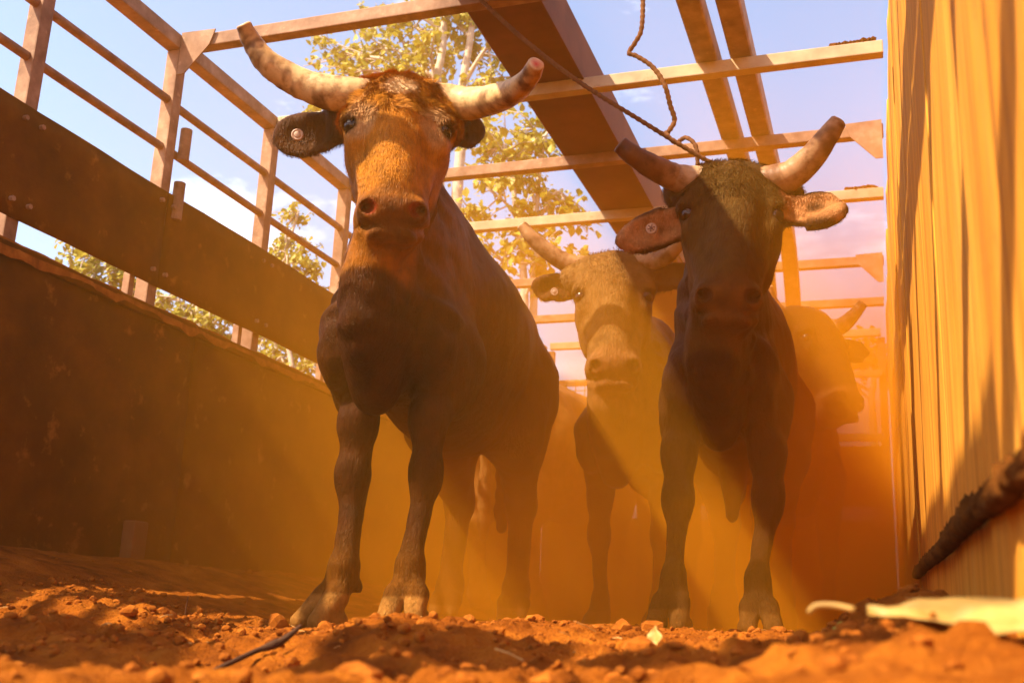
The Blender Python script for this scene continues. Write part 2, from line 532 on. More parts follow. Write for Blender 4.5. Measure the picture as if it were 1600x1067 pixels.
# dirt crusted on the lip
cv = []
yy = np.arange(1.9, 5.2, 0.02)
P = np.stack([yy, yy * 0, yy * 0], 1)
hh = 0.006 + 0.007 * np.maximum(-0.6, fbm(P * 14, 3, 2))
prof = [(-0.038, 0), (-0.02, 0.8), (0.0, 1.0), (0.016, 0.7), (0.021, -0.6)]
Vc, Fc = [], []
for i, y in enumerate(yy):
    for (px_, pz_) in prof: Vc.append([LX + px_, y, ZLOW - 0.002 + hh[i] * pz_ - (0.02 + 0.02 * abs(hh[i]) / 0.01 if pz_ < 0 else 0)])
for i in range(len(yy) - 1):
    for j in range(len(prof) - 1):
        a = i * len(prof) + j; Fc.append([a, a + 1, a + 1 + len(prof), a + len(prof)])
o = from_np('dirt_crust', Vc, Fc, M['clod'], low, org)
# old rusty bracket at the wall's foot
bmx = bmesh.new()
add_box(bmx, (0.03, 0.02, 0.235), (0.05, 0.075, 0.20), bevel=0.006)
add_box(bmx, (0.045, 0.055, 0.150), (0.07, 0.16, 0.03), rot=(R(-32), 0, 0), bevel=0.006)
obj('foot_bracket', bmx, M['beam'], low, loc=(0.01, 3.07 - org[1], 0.0))

fences = []
for fi, (ya, yb, lab) in enumerate([(YB0, 3.075, 'near steel rail section above the left wall, left of the hinge post'),
                                    (3.080, YB1, 'far steel rail section above the left wall, from the hinge post to the pen end')]):
    og = (LX, ya, 0.0)
    fe = empty('steel_fence', og); tag(fe, lab, 'fence', 'steel rail sections of the left fence')
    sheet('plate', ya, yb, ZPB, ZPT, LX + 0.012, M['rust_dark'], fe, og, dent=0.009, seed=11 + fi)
    for Yp in POSTS:
        if not (ya <= Yp < yb): continue
        bmx = box_bm((-0.026, Yp - og[1], (ZLOW + H - 0.03) / 2), (0.056, 0.052, H - 0.03 - ZLOW), bevel=0.005)
        obj('post', bmx, M['rail'], fe)
        for zz_ in (ZPT - .05, ZPB + .05):
            for dy in (-.035, .035):
                Vt, Ft = tube_np([(0.016, Yp + dy - og[1], zz_), (0.030, Yp + dy - og[1], zz_)], .0085, 6)
                from_np('bolt', Vt, Ft, M['rail'], fe, smooth=False)
        for dy in (-0.105,):
            bmx = box_bm((-0.02, Yp + dy - og[1], (ZLOW + ZPB) / 2), (0.03, 0.028, ZPB - ZLOW + 0.03), bevel=0.004)
            obj('spacer', bmx, M['rail'], fe)
    for zr, rr in ((ZR1, 0.017), (ZR2, 0.016)):
        pts = [(-0.026, y, zr + 0.003 * math.sin(y * 2.1 + zr * 9)) for y in np.linspace(ya - og[1], yb - og[1], 24)]
        Vt, Ft = tube_np(pts, rr, 10)
        from_np('rail', Vt, Ft, M['rail'], fe)
    bmx = box_bm((-0.028, (ya + yb) / 2 - og[1], H), (0.062, yb - ya, 0.058), bevel=0.005)
    obj('top_rail', bmx, M['rail'], fe)
    if fi == 1:
        for (yh, zh, ln, rr) in ((3.125, 1.765, 0.13, 0.022), (3.125, 1.535, 0.15, 0.022)):
            Vt, Ft = tube_np([(0.012, yh - og[1], zh - ln / 2), (0.012, yh - og[1], zh + ln / 2)], rr, 14)
            from_np('hinge', Vt, Ft, M['rail'], fe, smooth=False)
    fences.append(fe)

# ------------------------------------------------------------------ overhead cross rails and beams
RAILS = [(-0.42, 0), (0.28, 1), (0.98, 0), (1.68, 0), (2.38, 0), (3.07, 0), (3.76, 1), (4.46, 0), (5.17, 1), (6.19, 0), (7.02, 0)]
RL = {2.38: 'dusty steel cross rail passing overhead nearest the camera, above the picture',
      3.07: 'rusty cross rail crossing the top left behind the tall bull\'s long horn',
      3.76: 'pale galvanised cross rail behind the tall bull\'s short horn, under the beams',
      4.46: 'rusty bracketed cross rail just above the black bull\'s horns',
      5.17: 'pale cross rail level with the black bull\'s ears',
      6.19: 'rusty bracketed cross rail level with the black bull\'s eyes',
      7.02: 'thin far cross rail above the hazy rear cow'}
for (Yr, pale) in RAILS:
    mt = M['rail_pale'] if pale else M['rail']
    root = empty('cross_rail', (LX, Yr, H))
    tag(root, RL.get(Yr, 'dusty steel cross rail overhead behind the camera'), 'rail', 'cross rails spanning the pen overhead')
    bmx = box_bm(((RX - 0.012 - LX) / 2 + 0.006, 0, 0.0), (RX - LX - 0.016, 0.050, 0.052), bevel=0.004)
    obj('bar', bmx, mt, root)
    if Yr in (4.46, 6.19, 3.07, 7.02):
        for side in (0, 1):
            if side and Yr in (3.07, 7.02): continue
            if not side and Yr != 3.07: continue
            x0 = 0.004 if not side else RX - LX - 0.014
            sgn = 1 if not side else -1
            bmx = bmesh.new()
            vs = [bmx.verts.new(Vector((x0 + sgn * a_, yq, zq))) for yq in (-0.036, -0.0305) for (a_, zq) in ((0, 0.038), (0.15, 0.033), (0.13, -0.030), (0.03, -0.14), (0, -0.14))]
            bmx.faces.new(vs[:5]); bmx.faces.new(vs[5:][::-1])
            for q in range(5): bmx.faces.new((vs[q], vs[(q + 1) % 5], vs[5 + (q + 1) % 5], vs[5 + q]))
            bmesh.ops.recalc_face_normals(bmx, faces=bmx.faces)
            obj('gusset', bmx, M['rail'], root)
    if pale:
        bmx = bmesh.new()
        for q in range(12):
            add_box(bmx, (RX - LX - 0.05 - 0.012 * q, 0.01 * rng.random() - 0.01, 0.034 + 0.003 * rng.random()), (0.016, 0.03 + 0.02 * rng.random(), 0.010 + 0.008 * rng.random()), rot=(rng.random() * 0.4, rng.random() * 0.4, rng.random()))
        obj('rust_flakes', bmx, M['crust'], root); 

zb = H + 0.032
root = empty('shadow_header', (LX, -0.08, H + 0.035)); tag(root, 'added bar with flat plates, out of view overhead, casting shadow patches on the near soil', 'added shadow caster')  # bar and plates added out of view for the shadows they cast
obj('bar', box_bm(((RX - LX) / 2, -.17, .02), (RX - LX - .02, .06, .05), bevel=.004), M['rail'], root)
for (xa_, xb_, w_) in ((-2.43, -2.12, .26), (-1.95, -1.62, .24), (-1.42, -1.18, .30)):  # added plates, one for each shaded patch of near soil
    obj('plate', box_bm(((xa_ + xb_) / 2 - LX, -.02, .05), (xb_ - xa_, w_, .008), rot=(0, 0, .12)), M['beam'], root)


def beam(name, xc, w, h, label, grp, mat='beam'):
    """long overhead beam along the pen whose far end bends down to a leg"""
    root = empty(name, (xc, 3.0, zb + h / 2)); tag(root, label, 'beam', grp)
    ye = 6.25
    Rr = 0.55
    prof = [(-0.22, 0.0)] + [(y, 0.0) for y in np.linspace(0.3, ye - Rr, 10)]
    for a_ in np.linspace(0, math.pi / 2, 9)[1:]:
        prof.append((ye - Rr + Rr * math.sin(a_), -Rr + Rr * math.cos(a_)))
    prof += [(ye, -1.2), (ye, -(zb + h / 2) + 0.02)]
    prof = np.array(prof)
    T_ = np.gradient(prof, axis=0); T_ /= np.linalg.norm(T_, axis=1)[:, None]
    Nn = np.stack([-T_[:, 1], T_[:, 0]], 1)
    Vb, Fb = [], []
    bev = 0.006
    sec = [(-w / 2 + bev, -h / 2), (w / 2 - bev, -h / 2), (w / 2, -h / 2 + bev), (w / 2, h / 2 - bev), (w / 2 - bev, h / 2), (-w / 2 + bev, h / 2), (-w / 2, h / 2 - bev), (-w / 2, -h / 2 + bev)]
    for pq, nq in zip(prof, Nn):
        for (sx, sh) in sec:
            q = pq + nq * sh
            Vb.append([sx, q[0] - 3.0, q[1]])
    ns = len(sec)
    for i in range(len(prof) - 1):
        for j in range(ns):
            a_, b2 = i * ns + j, i * ns + (j + 1) % ns
            Fb.append([a_, b2, b2 + ns, a_ + ns])
    Fb.append(list(range(ns))[::-1]); Fb.append([(len(prof) - 1) * ns + j for j in range(ns)])
    o = from_np('girder', Vb, Fb, M[mat], root, smooth=False)
    return root


bb = beam('overhead_beam', -1.205, 0.285, 0.16, 'broad dark rusted beam running overhead along the pen', 'overhead beams running along the pen')
bmx = bmesh.new()
add_box(bmx, (0.148, 0.5, 0.0), (0.010, 5.4, 0.19), bevel=0.002)
obj('side_flange', bmx, M['beam'], bb)
beam('overhead_beam', -0.562, 0.083, 0.09, 'left one of the two narrow overhead beams', 'overhead beams running along the pen', 'rail')
beam('overhead_beam', -0.428, 0.085, 0.09, 'right one of the two narrow overhead beams', 'overhead beams running along the pen', 'rail')

# ------------------------------------------------------------------ right board wall
bw = empty('board_wall', (RX, 3.0, 0.0)); tag(bw, 'sunlit orange wall of warped vertical boards on the right', 'wall')
y = 0.35
k = 0
while y < 7.85:
    w = [0.52, 0.30, 0.61, 0.44, 0.56][k % 5]
    if y + w > 7.9: w = 7.9 - y
    ny, nz_ = 40, 40
    Yv, Zv = np.meshgrid(np.linspace(0, 1, ny), np.linspace(-0.1, H + 0.020, nz_))
    P = np.stack([Yv.ravel() * w + y, Zv.ravel(), np.full(Yv.size, k * 5.1)], 1)
    lean = 0.0025 * np.sin(k * 2.4) + 0.004 * vnoise(np.stack([P[:, 1] * 0.8, P[:, 1] * 0, P[:, 2]], 1), 3)
    bow = 0.0025 * np.cos((Yv.ravel() - 0.5) * np.pi) * (1 if k % 3 else -1)
    rip = (0.0020 - 0.0012 * sstep(1.6, 3.2, P[:, 0])) * fbm(np.stack([P[:, 0] * 6 + .35 * np.sin(P[:, 1] * 1.3 + k), P[:, 1] * 0.45, P[:, 2] * 0], 1), 4, 8, .6) + (0.0024 - 0.0014 * sstep(1.6, 3.2, P[:, 0])) * np.maximum(0, vnoise(np.stack([P[:, 0] * 4.5, P[:, 1] * .35, P[:, 2] * 0 + 9], 1), 18))
    curl = 0.004 * (Yv.ravel() ** 8) * (0.5 + 0.5 * vnoise(np.stack([P[:, 1] * 1.6, P[:, 1] * 0, P[:, 2]], 1), 6))
    x = RX + 0.010 - lean - bow - rip - curl
    edge = 0.004 * fbm(np.stack([P[:, 1] * 5, P[:, 1] * 0, P[:, 2]], 1), 3, 12)
    Yw = y + 0.003 + Yv.ravel() * (w - 0.006) + edge * np.where(Yv.ravel() > 0.9, 1, 0)
    topz = P[:, 1] + np.where(P[:, 1] > H, 0.012 * vnoise(P * 9, 2), 0)
    Vf = np.stack([x, Yw, topz], 1); Vk = Vf + [0.016, 0, 0]
    nn = len(Vf)
    i = (np.arange(nz_ - 1)[:, None] * ny + np.arange(ny - 1)[None, :]).ravel()
    Ff = np.stack([i + ny, i + 1 + ny, i + 1, i], 1); Fb = Ff[:, ::-1] + nn
    rim = list(range(ny)) + [q * ny + ny - 1 for q in range(1, nz_)] + [(nz_ - 1) * ny + q for q in range(ny - 2, -1, -1)] + [q * ny for q in range(nz_ - 2, 0, -1)]
    Fr = [[rim[q], rim[(q + 1) % len(rim)], rim[(q + 1) % len(rim)] + nn, rim[q] + nn] for q in range(len(rim))]
    from_np('board', np.vstack([Vf, Vk]), Ff.tolist() + Fb.tolist() + Fr, M['board'], bw, (RX, 3.0, 0.0))
    y += w; k += 1
# crumbly ledge of caked dirt
yy = np.arange(0.6, 3.4, 0.003)
Pn = np.stack([yy, yy * 0, yy * 0], 1)
zc = 0.172 + 0.024 * (yy - 0.8) + 0.003 * fbm(Pn * 6, 3, 1)
th = 0.011 + 0.002 * fbm(Pn * 9, 2, 5)
jag = 0.0075 * fbm(Pn * 75, 3, 7, 0.8) + 0.002 * fbm(Pn * 18, 2, 27)
prj = 0.009 + 0.003 * fbm(Pn * 40, 3, 17, 0.7)
NS = 12
aa = np.arange(NS) / NS * 2 * np.pi
Yg, Ag = np.meshgrid(yy, aa, indexing='ij')
rz_ = th[:, None] * np.sin(Ag) * (1 + .0 * Yg); rx_ = -prj[:, None] * np.cos(Ag)
Vl = np.stack([RX - 0.001 + rx_.ravel(), Yg.ravel(), (zc[:, None] + rz_).ravel()], 1)
dn = fbm(Vl * np.array([150, 130, 190]), 3, 7, .75) * .0075 + fbm(Vl * 22, 2, 27) * .004
up_ = np.maximum(0, np.sin(Ag.ravel())) * .8 + .3
Vl = Vl + np.stack([-np.abs(np.cos(Ag.ravel())) * dn * .6, 0 * dn, np.sin(Ag.ravel()) * dn * up_ * 1.5], 1)
i_ = (np.arange(len(yy) - 1)[:, None] * NS + np.arange(NS)[None, :]).ravel()
j_ = (np.arange(len(yy) - 1)[:, None] * NS + (np.arange(NS)[None, :] + 1) % NS).ravel()
Fl = np.stack([i_, j_, j_ + NS, i_ + NS], 1)
o = from_np('dirt_ledge', Vl, Fl, M['crust'], None, (RX, 1.5, 0.19))
tag(o, 'dark crumbly ridge of caked dirt slanting low along the sunlit wall', 'dirt ridge')

# ------------------------------------------------------------------ rear gate
rg = empty('rear_gate', (-1.2, 7.9, 0)); tag(rg, 'hazy steel rear gate with wire mesh and low slots behind the cattle', 'gate')
Xa, Xb = LX + 0.03 + 1.2, RX - 0.03 + 1.2
for zr, hh_ in ((H + 0.03, 0.055), (1.885, 0.045), (1.42, 0.05)):
    obj('gate_rail', box_bm(((Xa + Xb) / 2, 0, zr), (Xb - Xa, 0.05, hh_), bevel=0.004), M['rail_pale'], rg)
for (z0, z1) in ((-0.14, 0.83), (0.93, 1.36)):
    obj('gate_plate', box_bm(((Xa + Xb) / 2, 0.02, (z0 + z1) / 2), (Xb - Xa, 0.008, z1 - z0)), M['rust_dark'], rg)
for xp in (Xa, -0.35, 0.35, Xb):
    obj('gate_post', box_bm((xp, 0.032, (H) / 2), (0.055, 0.05, H - 0.01), bevel=0.004), M['rail'], rg)
bmx = bmesh.new()
for xw in np.arange(Xa, 0.45, 0.075): add_box(bmx, (xw, -0.028, 1.66), (0.006, 0.006, 0.5))
for zw in np.arange(1.44, 1.90, 0.075): add_box(bmx, ((Xa + 0.45) / 2, -0.034, zw), (0.45 - Xa, 0.006, 0.006))
o = obj('wire_mesh', bmx, M['wire'], rg); o['kind'] = 'stuff'

# ------------------------------------------------------------------ ropes
def rope(pts, r, label):
    c = catmull(pts, 14)
    d = np.concatenate([[0], np.cumsum(np.linalg.norm(np.diff(c, axis=0), axis=1))])
    n_ = int(d[-1] / 0.007)
    s = np.linspace(0, d[-1], n_)
    c = np.stack([np.interp(s, d, c[:, q]) for q in range(3)], 1)
    rr = r * (1 + 0.16 * np.sin(s * 2 * np.pi / 0.022))
    Vt, Ft = tube_np(c, rr, 8)
    og = c[0]
    o = from_np('rope', Vt, Ft, M['rope'], None, og); tag(o, label, 'rope', 'ropes hanging from the overhead rails')
    return o


rope([(-0.719, 3.3, 2.33), (-0.722, 3.3, 2.114), (-0.745, 3.3, 2.05), (-0.768, 3.3, 2.012), (-0.74, 3.3, 1.995), (-0.682, 3.3, 1.944), (-0.640, 3.3, 1.87), (-0.620, 3.3, 1.79), (-0.605, 3.3, 1.73), (-0.625, 3.28, 1.677)], 0.0085, 'kinked rope dangling in a loose bend from the top, tied to the slanting rope')
rope([(-1.30, 3.0, 2.19), (-1.249, 3.0, 2.144), (-1.078, 3.0, 1.957), (-0.872, 3.0, 1.762), (-0.659, 3.02, 1.600), (-0.507, 3.06, 1.496), (-0.39, 3.12, 1.43), (-0.30, 3.18, 1.36)], 0.0075, 'long slack rope slanting from the broad beam down behind the black bull')
rope([(-0.63, 3.27, 1.675), (-0.585, 3.2, 1.60), (-0.535, 3.12, 1.575), (-0.500, 3.1, 1.53), (-0.494, 3.1, 1.45), (-0.49, 3.1, 1.36)], 0.007, 'short frayed rope end hanging just above the black bull\'s poll')


# ------------------------------------------------------------------ cattle: signed distance modelling
class Field:
    def __init__(s, lo, hi, h):
        s.lo = np.array(lo, float); s.h = h
        s.n = np.ceil((np.array(hi) - s.lo) / h).astype(int) + 1
        s.D = np.full(s.n, 0.3, np.float32)
        s.ax = [s.lo[i] + np.arange(s.n[i]) * h for i in range(3)]

    def sub(s, lo, hi, m):
        a = np.clip(np.floor((np.array(lo) - m - s.lo) / s.h).astype(int), 0, s.n)
        b = np.clip(np.ceil((np.array(hi) + m - s.lo) / s.h).astype(int) + 1, 0, s.n)
        if np.any(b - a < 1): return None
        sl = tuple(slice(a[i], b[i]) for i in range(3))
        X, Y, Z = np.meshgrid(*[s.ax[i][sl[i]] for i in range(3)], indexing='ij', sparse=True)
        return sl, X.astype(np.float32), Y.astype(np.float32), Z.astype(np.float32)

    def put(s, sl, d, k, mode):
        A = s.D[sl]
        if mode == 'add':
            if k <= 0: s.D[sl] = np.minimum(A, d); return
            h = np.clip(0.5 + 0.5 * (A - d) / k, 0, 1)
            s.D[sl] = A + (d - A) * h - k * h * (1 - h)
        else:
            d = -d
            h = np.clip(0.5 - 0.5 * (A - d) / k, 0, 1)
            s.D[sl] = A + (d - A) * h + k * h * (1 - h)

    def cone(s, a, b, r1, r2, k=0.04, mode='add'):
        a = np.array(a, float); b = np.array(b, float); rm = max(r1, r2)
        q = s.sub(np.minimum(a, b) - rm, np.maximum(a, b) + rm, k + 0.05)
        if q is None: return
        sl, X, Y, Z = q
        ba = b - a
        h = np.clip(((X - a[0]) * ba[0] + (Y - a[1]) * ba[1] + (Z - a[2]) * ba[2]) / (ba @ ba + 1e-12), 0, 1)
        d = np.sqrt((X - a[0] - h * ba[0]) ** 2 + (Y - a[1] - h * ba[1]) ** 2 + (Z - a[2] - h * ba[2]) ** 2) - (r1 + (r2 - r1) * h)
        s.put(sl, d.astype(np.float32), k, mode)

    def ell(s, c, r, k=0.04, Rm=None, mode='add'):
        c = np.array(c, float); r = np.array(r, float)
        Rm = np.eye(3) if Rm is None else Rm
        e = np.sqrt(((Rm * r[None, :]) ** 2).sum(1))
        q = s.sub(c - e, c + e, k + 0.05)
        if q is None: return
        sl, X, Y, Z = q
        X, Y, Z = X - c[0], Y - c[1], Z - c[2]
        p = [(X * Rm[0, i] + Y * Rm[1, i] + Z * Rm[2, i]) / r[i] for i in range(3)]
        k0 = np.sqrt(p[0] ** 2 + p[1] ** 2 + p[2] ** 2) + 1e-6
        k1 = np.sqrt((p[0] / r[0]) ** 2 + (p[1] / r[1]) ** 2 + (p[2] / r[2]) ** 2) + 1e-6
        s.put(sl, (k0 * (k0 - 1) / k1).astype(np.float32), k, mode)

    def mesh(s):
        D = s.D
        S = D < 0
        c = [(i, j, k) for i in (0, 1) for j in (0, 1) for k in (0, 1)]
        n0, n1, n2 = [v - 1 for v in D.shape]
        cnt = np.zeros((n0, n1, n2), np.int8)
        for (i, j, k) in c: cnt += S[i:i + n0, j:j + n1, k:k + n2]
        act = (cnt > 0) & (cnt < 8)
        I = np.argwhere(act)
        idx = np.full(act.shape, -1, np.int32); idx[act] = np.arange(len(I))
        corner = np.stack([D[I[:, 0] + i, I[:, 1] + j, I[:, 2] + k] for (i, j, k) in c], 1)
        acc = np.zeros((len(I), 3)); num = np.zeros(len(I))
        for a in range(8):
            for b in range(a + 1, 8):
                if sum(abs(c[a][q] - c[b][q]) for q in range(3)) != 1: continue
                da, db = corner[:, a], corner[:, b]
                m_ = (da < 0) != (db < 0)
                t_ = np.where(m_, da / np.where(m_, da - db, 1), 0)
                pa = np.array(c[a], float); pb = np.array(c[b], float)
                acc += np.where(m_[:, None], pa + t_[:, None] * (pb - pa), 0); num += m_
        V = s.lo + (I + acc / num[:, None]) * s.h
        F = []
        for ax in range(3):
            o1, o2 = [(1, 2), (2, 0), (0, 1)][ax]
            A = S; sh = [slice(None)] * 3
            s0 = [slice(None)] * 3; s1 = [slice(None)] * 3
            s0[ax] = slice(0, -1); s1[ax] = slice(1, None)
            ch = A[tuple(s0)] != A[tuple(s1)]
            E = np.argwhere(ch)
            ok = (E[:, o1] > 0) & (E[:, o2] > 0) & (E[:, o1] < D.shape[o1] - 1) & (E[:, o2] < D.shape[o2] - 1)
            E = E[ok]
            def at_(d1, d2):
                q = E.copy(); q[:, o1] -= d1; q[:, o2] -= d2
                return idx[q[:, 0], q[:, 1], q[:, 2]]
            quad = np.stack([at_(1, 1), at_(0, 1), at_(0, 0), at_(1, 0)], 1)
            ins = A[E[:, 0], E[:, 1], E[:, 2]]
            quad[~ins] = quad[~ins][:, ::-1]
            F.append(quad)
        F = np.concatenate(F)
        F = F[(F >= 0).all(1)]
        return V, F


def smooth_mesh(V, F, it=2, lam=0.5):
    e = np.concatenate([F[:, [0, 1]], F[:, [1, 2]], F[:, [2, 3]], F[:, [3, 0]]])
    e = np.concatenate([e, e[:, ::-1]])
    n_ = np.bincount(e[:, 0], minlength=len(V)).astype(float)
    for _ in range(it):
        s_ = np.stack([np.bincount(e[:, 0], V[e[:, 1], q], len(V)) for q in range(3)], 1) / np.maximum(n_, 1)[:, None]
        V = V + lam * (s_ - V)
    return V


def vnormals(V, F):
    fn = np.cross(V[F[:, 2]] - V[F[:, 0]], V[F[:, 3]] - V[F[:, 1]])
    N = np.zeros_like(V)
    for q in range(4):
        for a in range(3): N[:, a] += np.bincount(F[:, q], fn[:, a], len(V))
    return N / (np.linalg.norm(N, axis=1)[:, None] + 1e-12)


def Rz(a): return np.array([[math.cos(a), -math.sin(a), 0], [math.sin(a), math.cos(a), 0], [0, 0, 1]])
def Ry(a): return np.array([[math.cos(a), 0, math.sin(a)], [0, 1, 0], [-math.sin(a), 0, math.cos(a)]])
def Rx(a): return np.array([[1, 0, 0], [0, math.cos(a), -math.sin(a)], [0, math.sin(a), math.cos(a)]])


def cattle(name, label, P):
    """P: dict with body placement, head pose, horns, ears, colours"""
    bs = P.get('scale', 1.0); nk = P.get('neck', .84)
    Rb = Rz(P['yaw']); base = np.array([P['loc'][0], P['loc'][1], 0.0])
    wd = P.get('width', 1.0)
    def L(x, y, z): return base + Rb @ (np.array([x * wd, y, z]) * bs)
    def W(r): return np.array([r[0] * wd, r[1], r[2]]) * bs
    Rh = Rz(P['hyaw']) @ Ry(P.get('hroll', 0)) @ Rx(-P['hpitch'])
    poll = np.array(P['poll']); hs = P.get('hscale', 1.0)
    def Hd(x, y, z): return poll + Rh @ (np.array([x, y, z]) * hs)
    pts = [L(x, y, z) for x in (-.45, .45) for y in (-.3, 1.95) for z in (-0.02, 1.42)] + [np.array(q) for e in P['ears'] for q in e[:2]] + [Hd(x, y, z) for x in (-.2, .2) for y in (-.2, .2) for z in (-.6, .1)]
    lo = np.min(pts, 0) - 0.07; hi = np.max(pts, 0) + 0.07
    lo[2] = -0.05
    f = Field(lo, hi, P.get('res', 0.009))
    b_ = bs
    # trunk
    f.ell(L(0, .85, .95), W((.262, .82, .325)), 0.05, Rb)
    f.ell(L(0, .24, .93), W((.175, .30, .30)), 0.07, Rb)
    f.ell(L(0, .40, 1.17), W((.12, .30, .16)), 0.10, Rb)                 # withers / hump
    f.cone(L(0, .45, 1.24), L(0, 1.5, 1.20), .07 * b_, .08 * b_, 0.12)   # spine
    f.ell(L(0, 1.42, .98), W((.24, .32, .28)), 0.10, Rb)
    f.ell(L(0, .75, .76), W((.19, .50, .17)), 0.12, Rb)                  # belly
    f.ell(L(0, .03, .80), W((.125, .15, .22)), 0.07, Rb)                 # brisket
    f.cone(L(0, -.05, .86), L(0, .02, .60), .060 * b_, .042 * b_, 0.06)
    for s in (-1, 1):
        f.ell(L(s * .118, .24, 1.00), W((.070, .18, .22)), 0.05, Rb)      # shoulder blade mass
        f.ell(L(s * .178, .12, .77), W((.078, .10, .14)), 0.04, Rb)      # point of shoulder
        f.ell(L(s * .190, .28, .75), W((.080, .13, .17)), 0.05, Rb)      # arm
        f.ell(L(s * .175, 1.45, .90), W((.115, .24, .30)), 0.07, Rb)     # thigh
        f.ell(L(s * .19, 1.22, 1.13), W((.06, .10, .06)), 0.08, Rb)      # hip bone
        f.ell(L(s * .15, .95, 1.02), W((.14, .45, .20)), 0.10, Rb)
    # neck
    occ = Hd(0, .10, -.06); thr = Hd(0, .11, -.26)
    f.cone(L(0, .34, 1.12), occ, .165 * b_ * nk, .080 * hs * nk, 0.05)
    f.cone(L(0, .18, .98), thr, .165 * b_ * nk, .070 * hs * nk, 0.05)
    mid = (L(0, .25, 1.05) + Hd(0, .12, -.16)) / 2
    ax_ = Hd(0, .1, -.15) - L(0, .2, 1.05)
    f.cone(L(0, .22, 1.05), Hd(0, .13, -.15), .165 * b_ * nk, .095 * hs * nk, 0.05)
    # dewlap: hanging fold from throat to brisket
    dw = [Hd(0, .06, -.31), (Hd(0, .04, -.36) * .6 + L(0, -.03, .95) * .4) + Rb @ np.array([0, -.045, -.03]), L(0, -.115, .86), L(0, -.10, .70)]
    dwr = [.026, .024, .027, .032]
    c_ = catmull(dw, 4); rr = np.interp(np.linspace(0, 1, len(c_)), np.linspace(0, 1, 4), dwr)
    for i in range(len(c_) - 1): f.cone(c_[i], c_[i + 1], rr[i], rr[i + 1], 0.05)
    for i in range(0, len(c_) - 1, 2): f.cone(c_[i], c_[i + 1] + Rb @ np.array([0, .09, 0]), .05, .05, 0.06)
    # front legs
    sx0 = lo  # unused
    for si, s in enumerate((-1, 1)):
        hoof = np.array(P['fore'][si]) if 'fore' in P else L(s * .15, .16, 0)
        tz = P.get('toe', (0, 0))[si]
        tod = Rb @ Rz(tz) @ np.array([0, -1.0, 0])
        hz0 = hoof[2]
        elbow = L(s * .180, .30, .70)
        kx, ky = P.get('knee', ((0, 0), (0, 0)))[si]
        fet = hoof + np.array([0, 0, .13 * b_]) - tod * .045 * b_
        knee = elbow * .44 + fet * .56 + np.array([0, 0, .0]) + Rb @ np.array([kx, -.035 + ky, 0.02])
        f.cone(elbow + np.array([0, 0, .06]), knee + np.array([0, 0, .13 * b_]), .080 * b_, .045 * b_, 0.06)
        f.cone(knee + np.array([0, 0, .15 * b_]), knee + np.array([0, 0, .02]), .045 * b_, .041 * b_, 0.04)
        f.ell(knee + tod * .010, (.042 * b_, .046 * b_, .058 * b_), 0.03)
        f.cone(knee + np.array([0, 0, -.03 * b_]), fet + np.array([0, 0, .04 * b_]), .031 * b_, .028 * b_, 0.04)
        f.cone(knee - tod * .026 * b_ + np.array([0, 0, -.05 * b_]), fet - tod * .028 * b_ + np.array([0, 0, .03]), .015 * b_, .014 * b_, 0.018)   # tendon
        f.ell(fet + np.array([0, 0, .010]), (.038 * b_, .044 * b_, .042 * b_), 0.03)
        lat = np.cross(tod, (0, 0, 1.0))
        for q in (-1, 1):
            top = hoof + lat * q * .024 * b_ + np.array([0, 0, .078 * b_]) - tod * .012 * b_
            bot = hoof + lat * q * .034 * b_ + tod * .052 * b_ + np.array([0, 0, .018 * b_])
            f.cone(fet - np.array([0, 0, .01]), top, .033 * b_, .029 * b_, 0.016)
            f.cone(top, bot, .032 * b_, .022 * b_, 0.006)
            f.cone(bot - tod * .065 * b_ + np.array([0, 0, .004]), bot, .026 * b_, .022 * b_, 0.006)
            f.ell(fet - tod * .038 * b_ + lat * q * .022 - np.array([0, 0, .022]), (.012, .012, .018), 0.012)
        f.ell(hoof + np.array([0, 0, -.03]) + tod * .02, (.11, .13, .034), 0.004, mode='sub') if hoof[2] > 0.03 else None
    # hind legs
    for si, s in enumerate((-1, 1)):
        hz_ = P.get('hindz', .045)
        hoof = L(s * .17, 1.50, 0); hoof[2] = hz_
        if 'hind' in P: hoof = np.array(P['hind'][si])
        st = L(s * .19, 1.25, .74); hk = L(s * .165, 1.62, .50); fet = hoof + Rb @ np.array([0, .05, .13])
        f.cone(L(s * .18, 1.42, .95), st, .15 * b_, .11 * b_, 0.07)
        f.cone(L(s * .18, 1.48, .85), hk + np.array([0, 0, .08]), .13 * b_, .055 * b_, 0.06)
        f.cone(st, hk, .10 * b_, .055 * b_, 0.06)
        f.ell(hk, (.052, .06, .075), 0.03)
        f.cone(hk, fet, .050 * b_, .042 * b_, 0.03)
        f.ell(fet, (.052, .056, .052), 0.03)
        for q in (-1, 1):
            lat = Rb @ np.array([1.0, 0, 0]); tod = Rb @ np.array([0, -1.0, 0])
            top = hoof + lat * q * .024 + np.array([0, 0, .075]); bot = hoof + lat * q * .03 + tod * .05 + np.array([0, 0, .02])
            f.cone(fet, top, .04, .035, 0.02); f.cone(top, bot, .038, .026, 0.01)
    # tail
    tl = catmull([L(0, 1.70, 1.14), L(0, 1.80, 1.02), L(.02, 1.80, .70), L(.03, 1.77, .42)], 4)
    for i in range(len(tl) - 1): f.cone(tl[i], tl[i + 1], .032, .022, 0.03)
    if P.get('udder'):
        f.ell(L(0, .62, .55), W((.06, .10, .09)), 0.05, Rb); f.cone(L(0, .55, .55), L(0, .50, .42), .035, .022, 0.03)
    # ---------------- head
    bw_ = P.get('brow', 1.0)
    f.ell(Hd(0, .055, -.09), np.array((.118 * bw_, .11, .11)) * hs, 0.03, Rh)
    f.ell(Hd(0, .0, -.10), np.array((.122 * bw_, .070, .115)) * hs, 0.04, Rh)
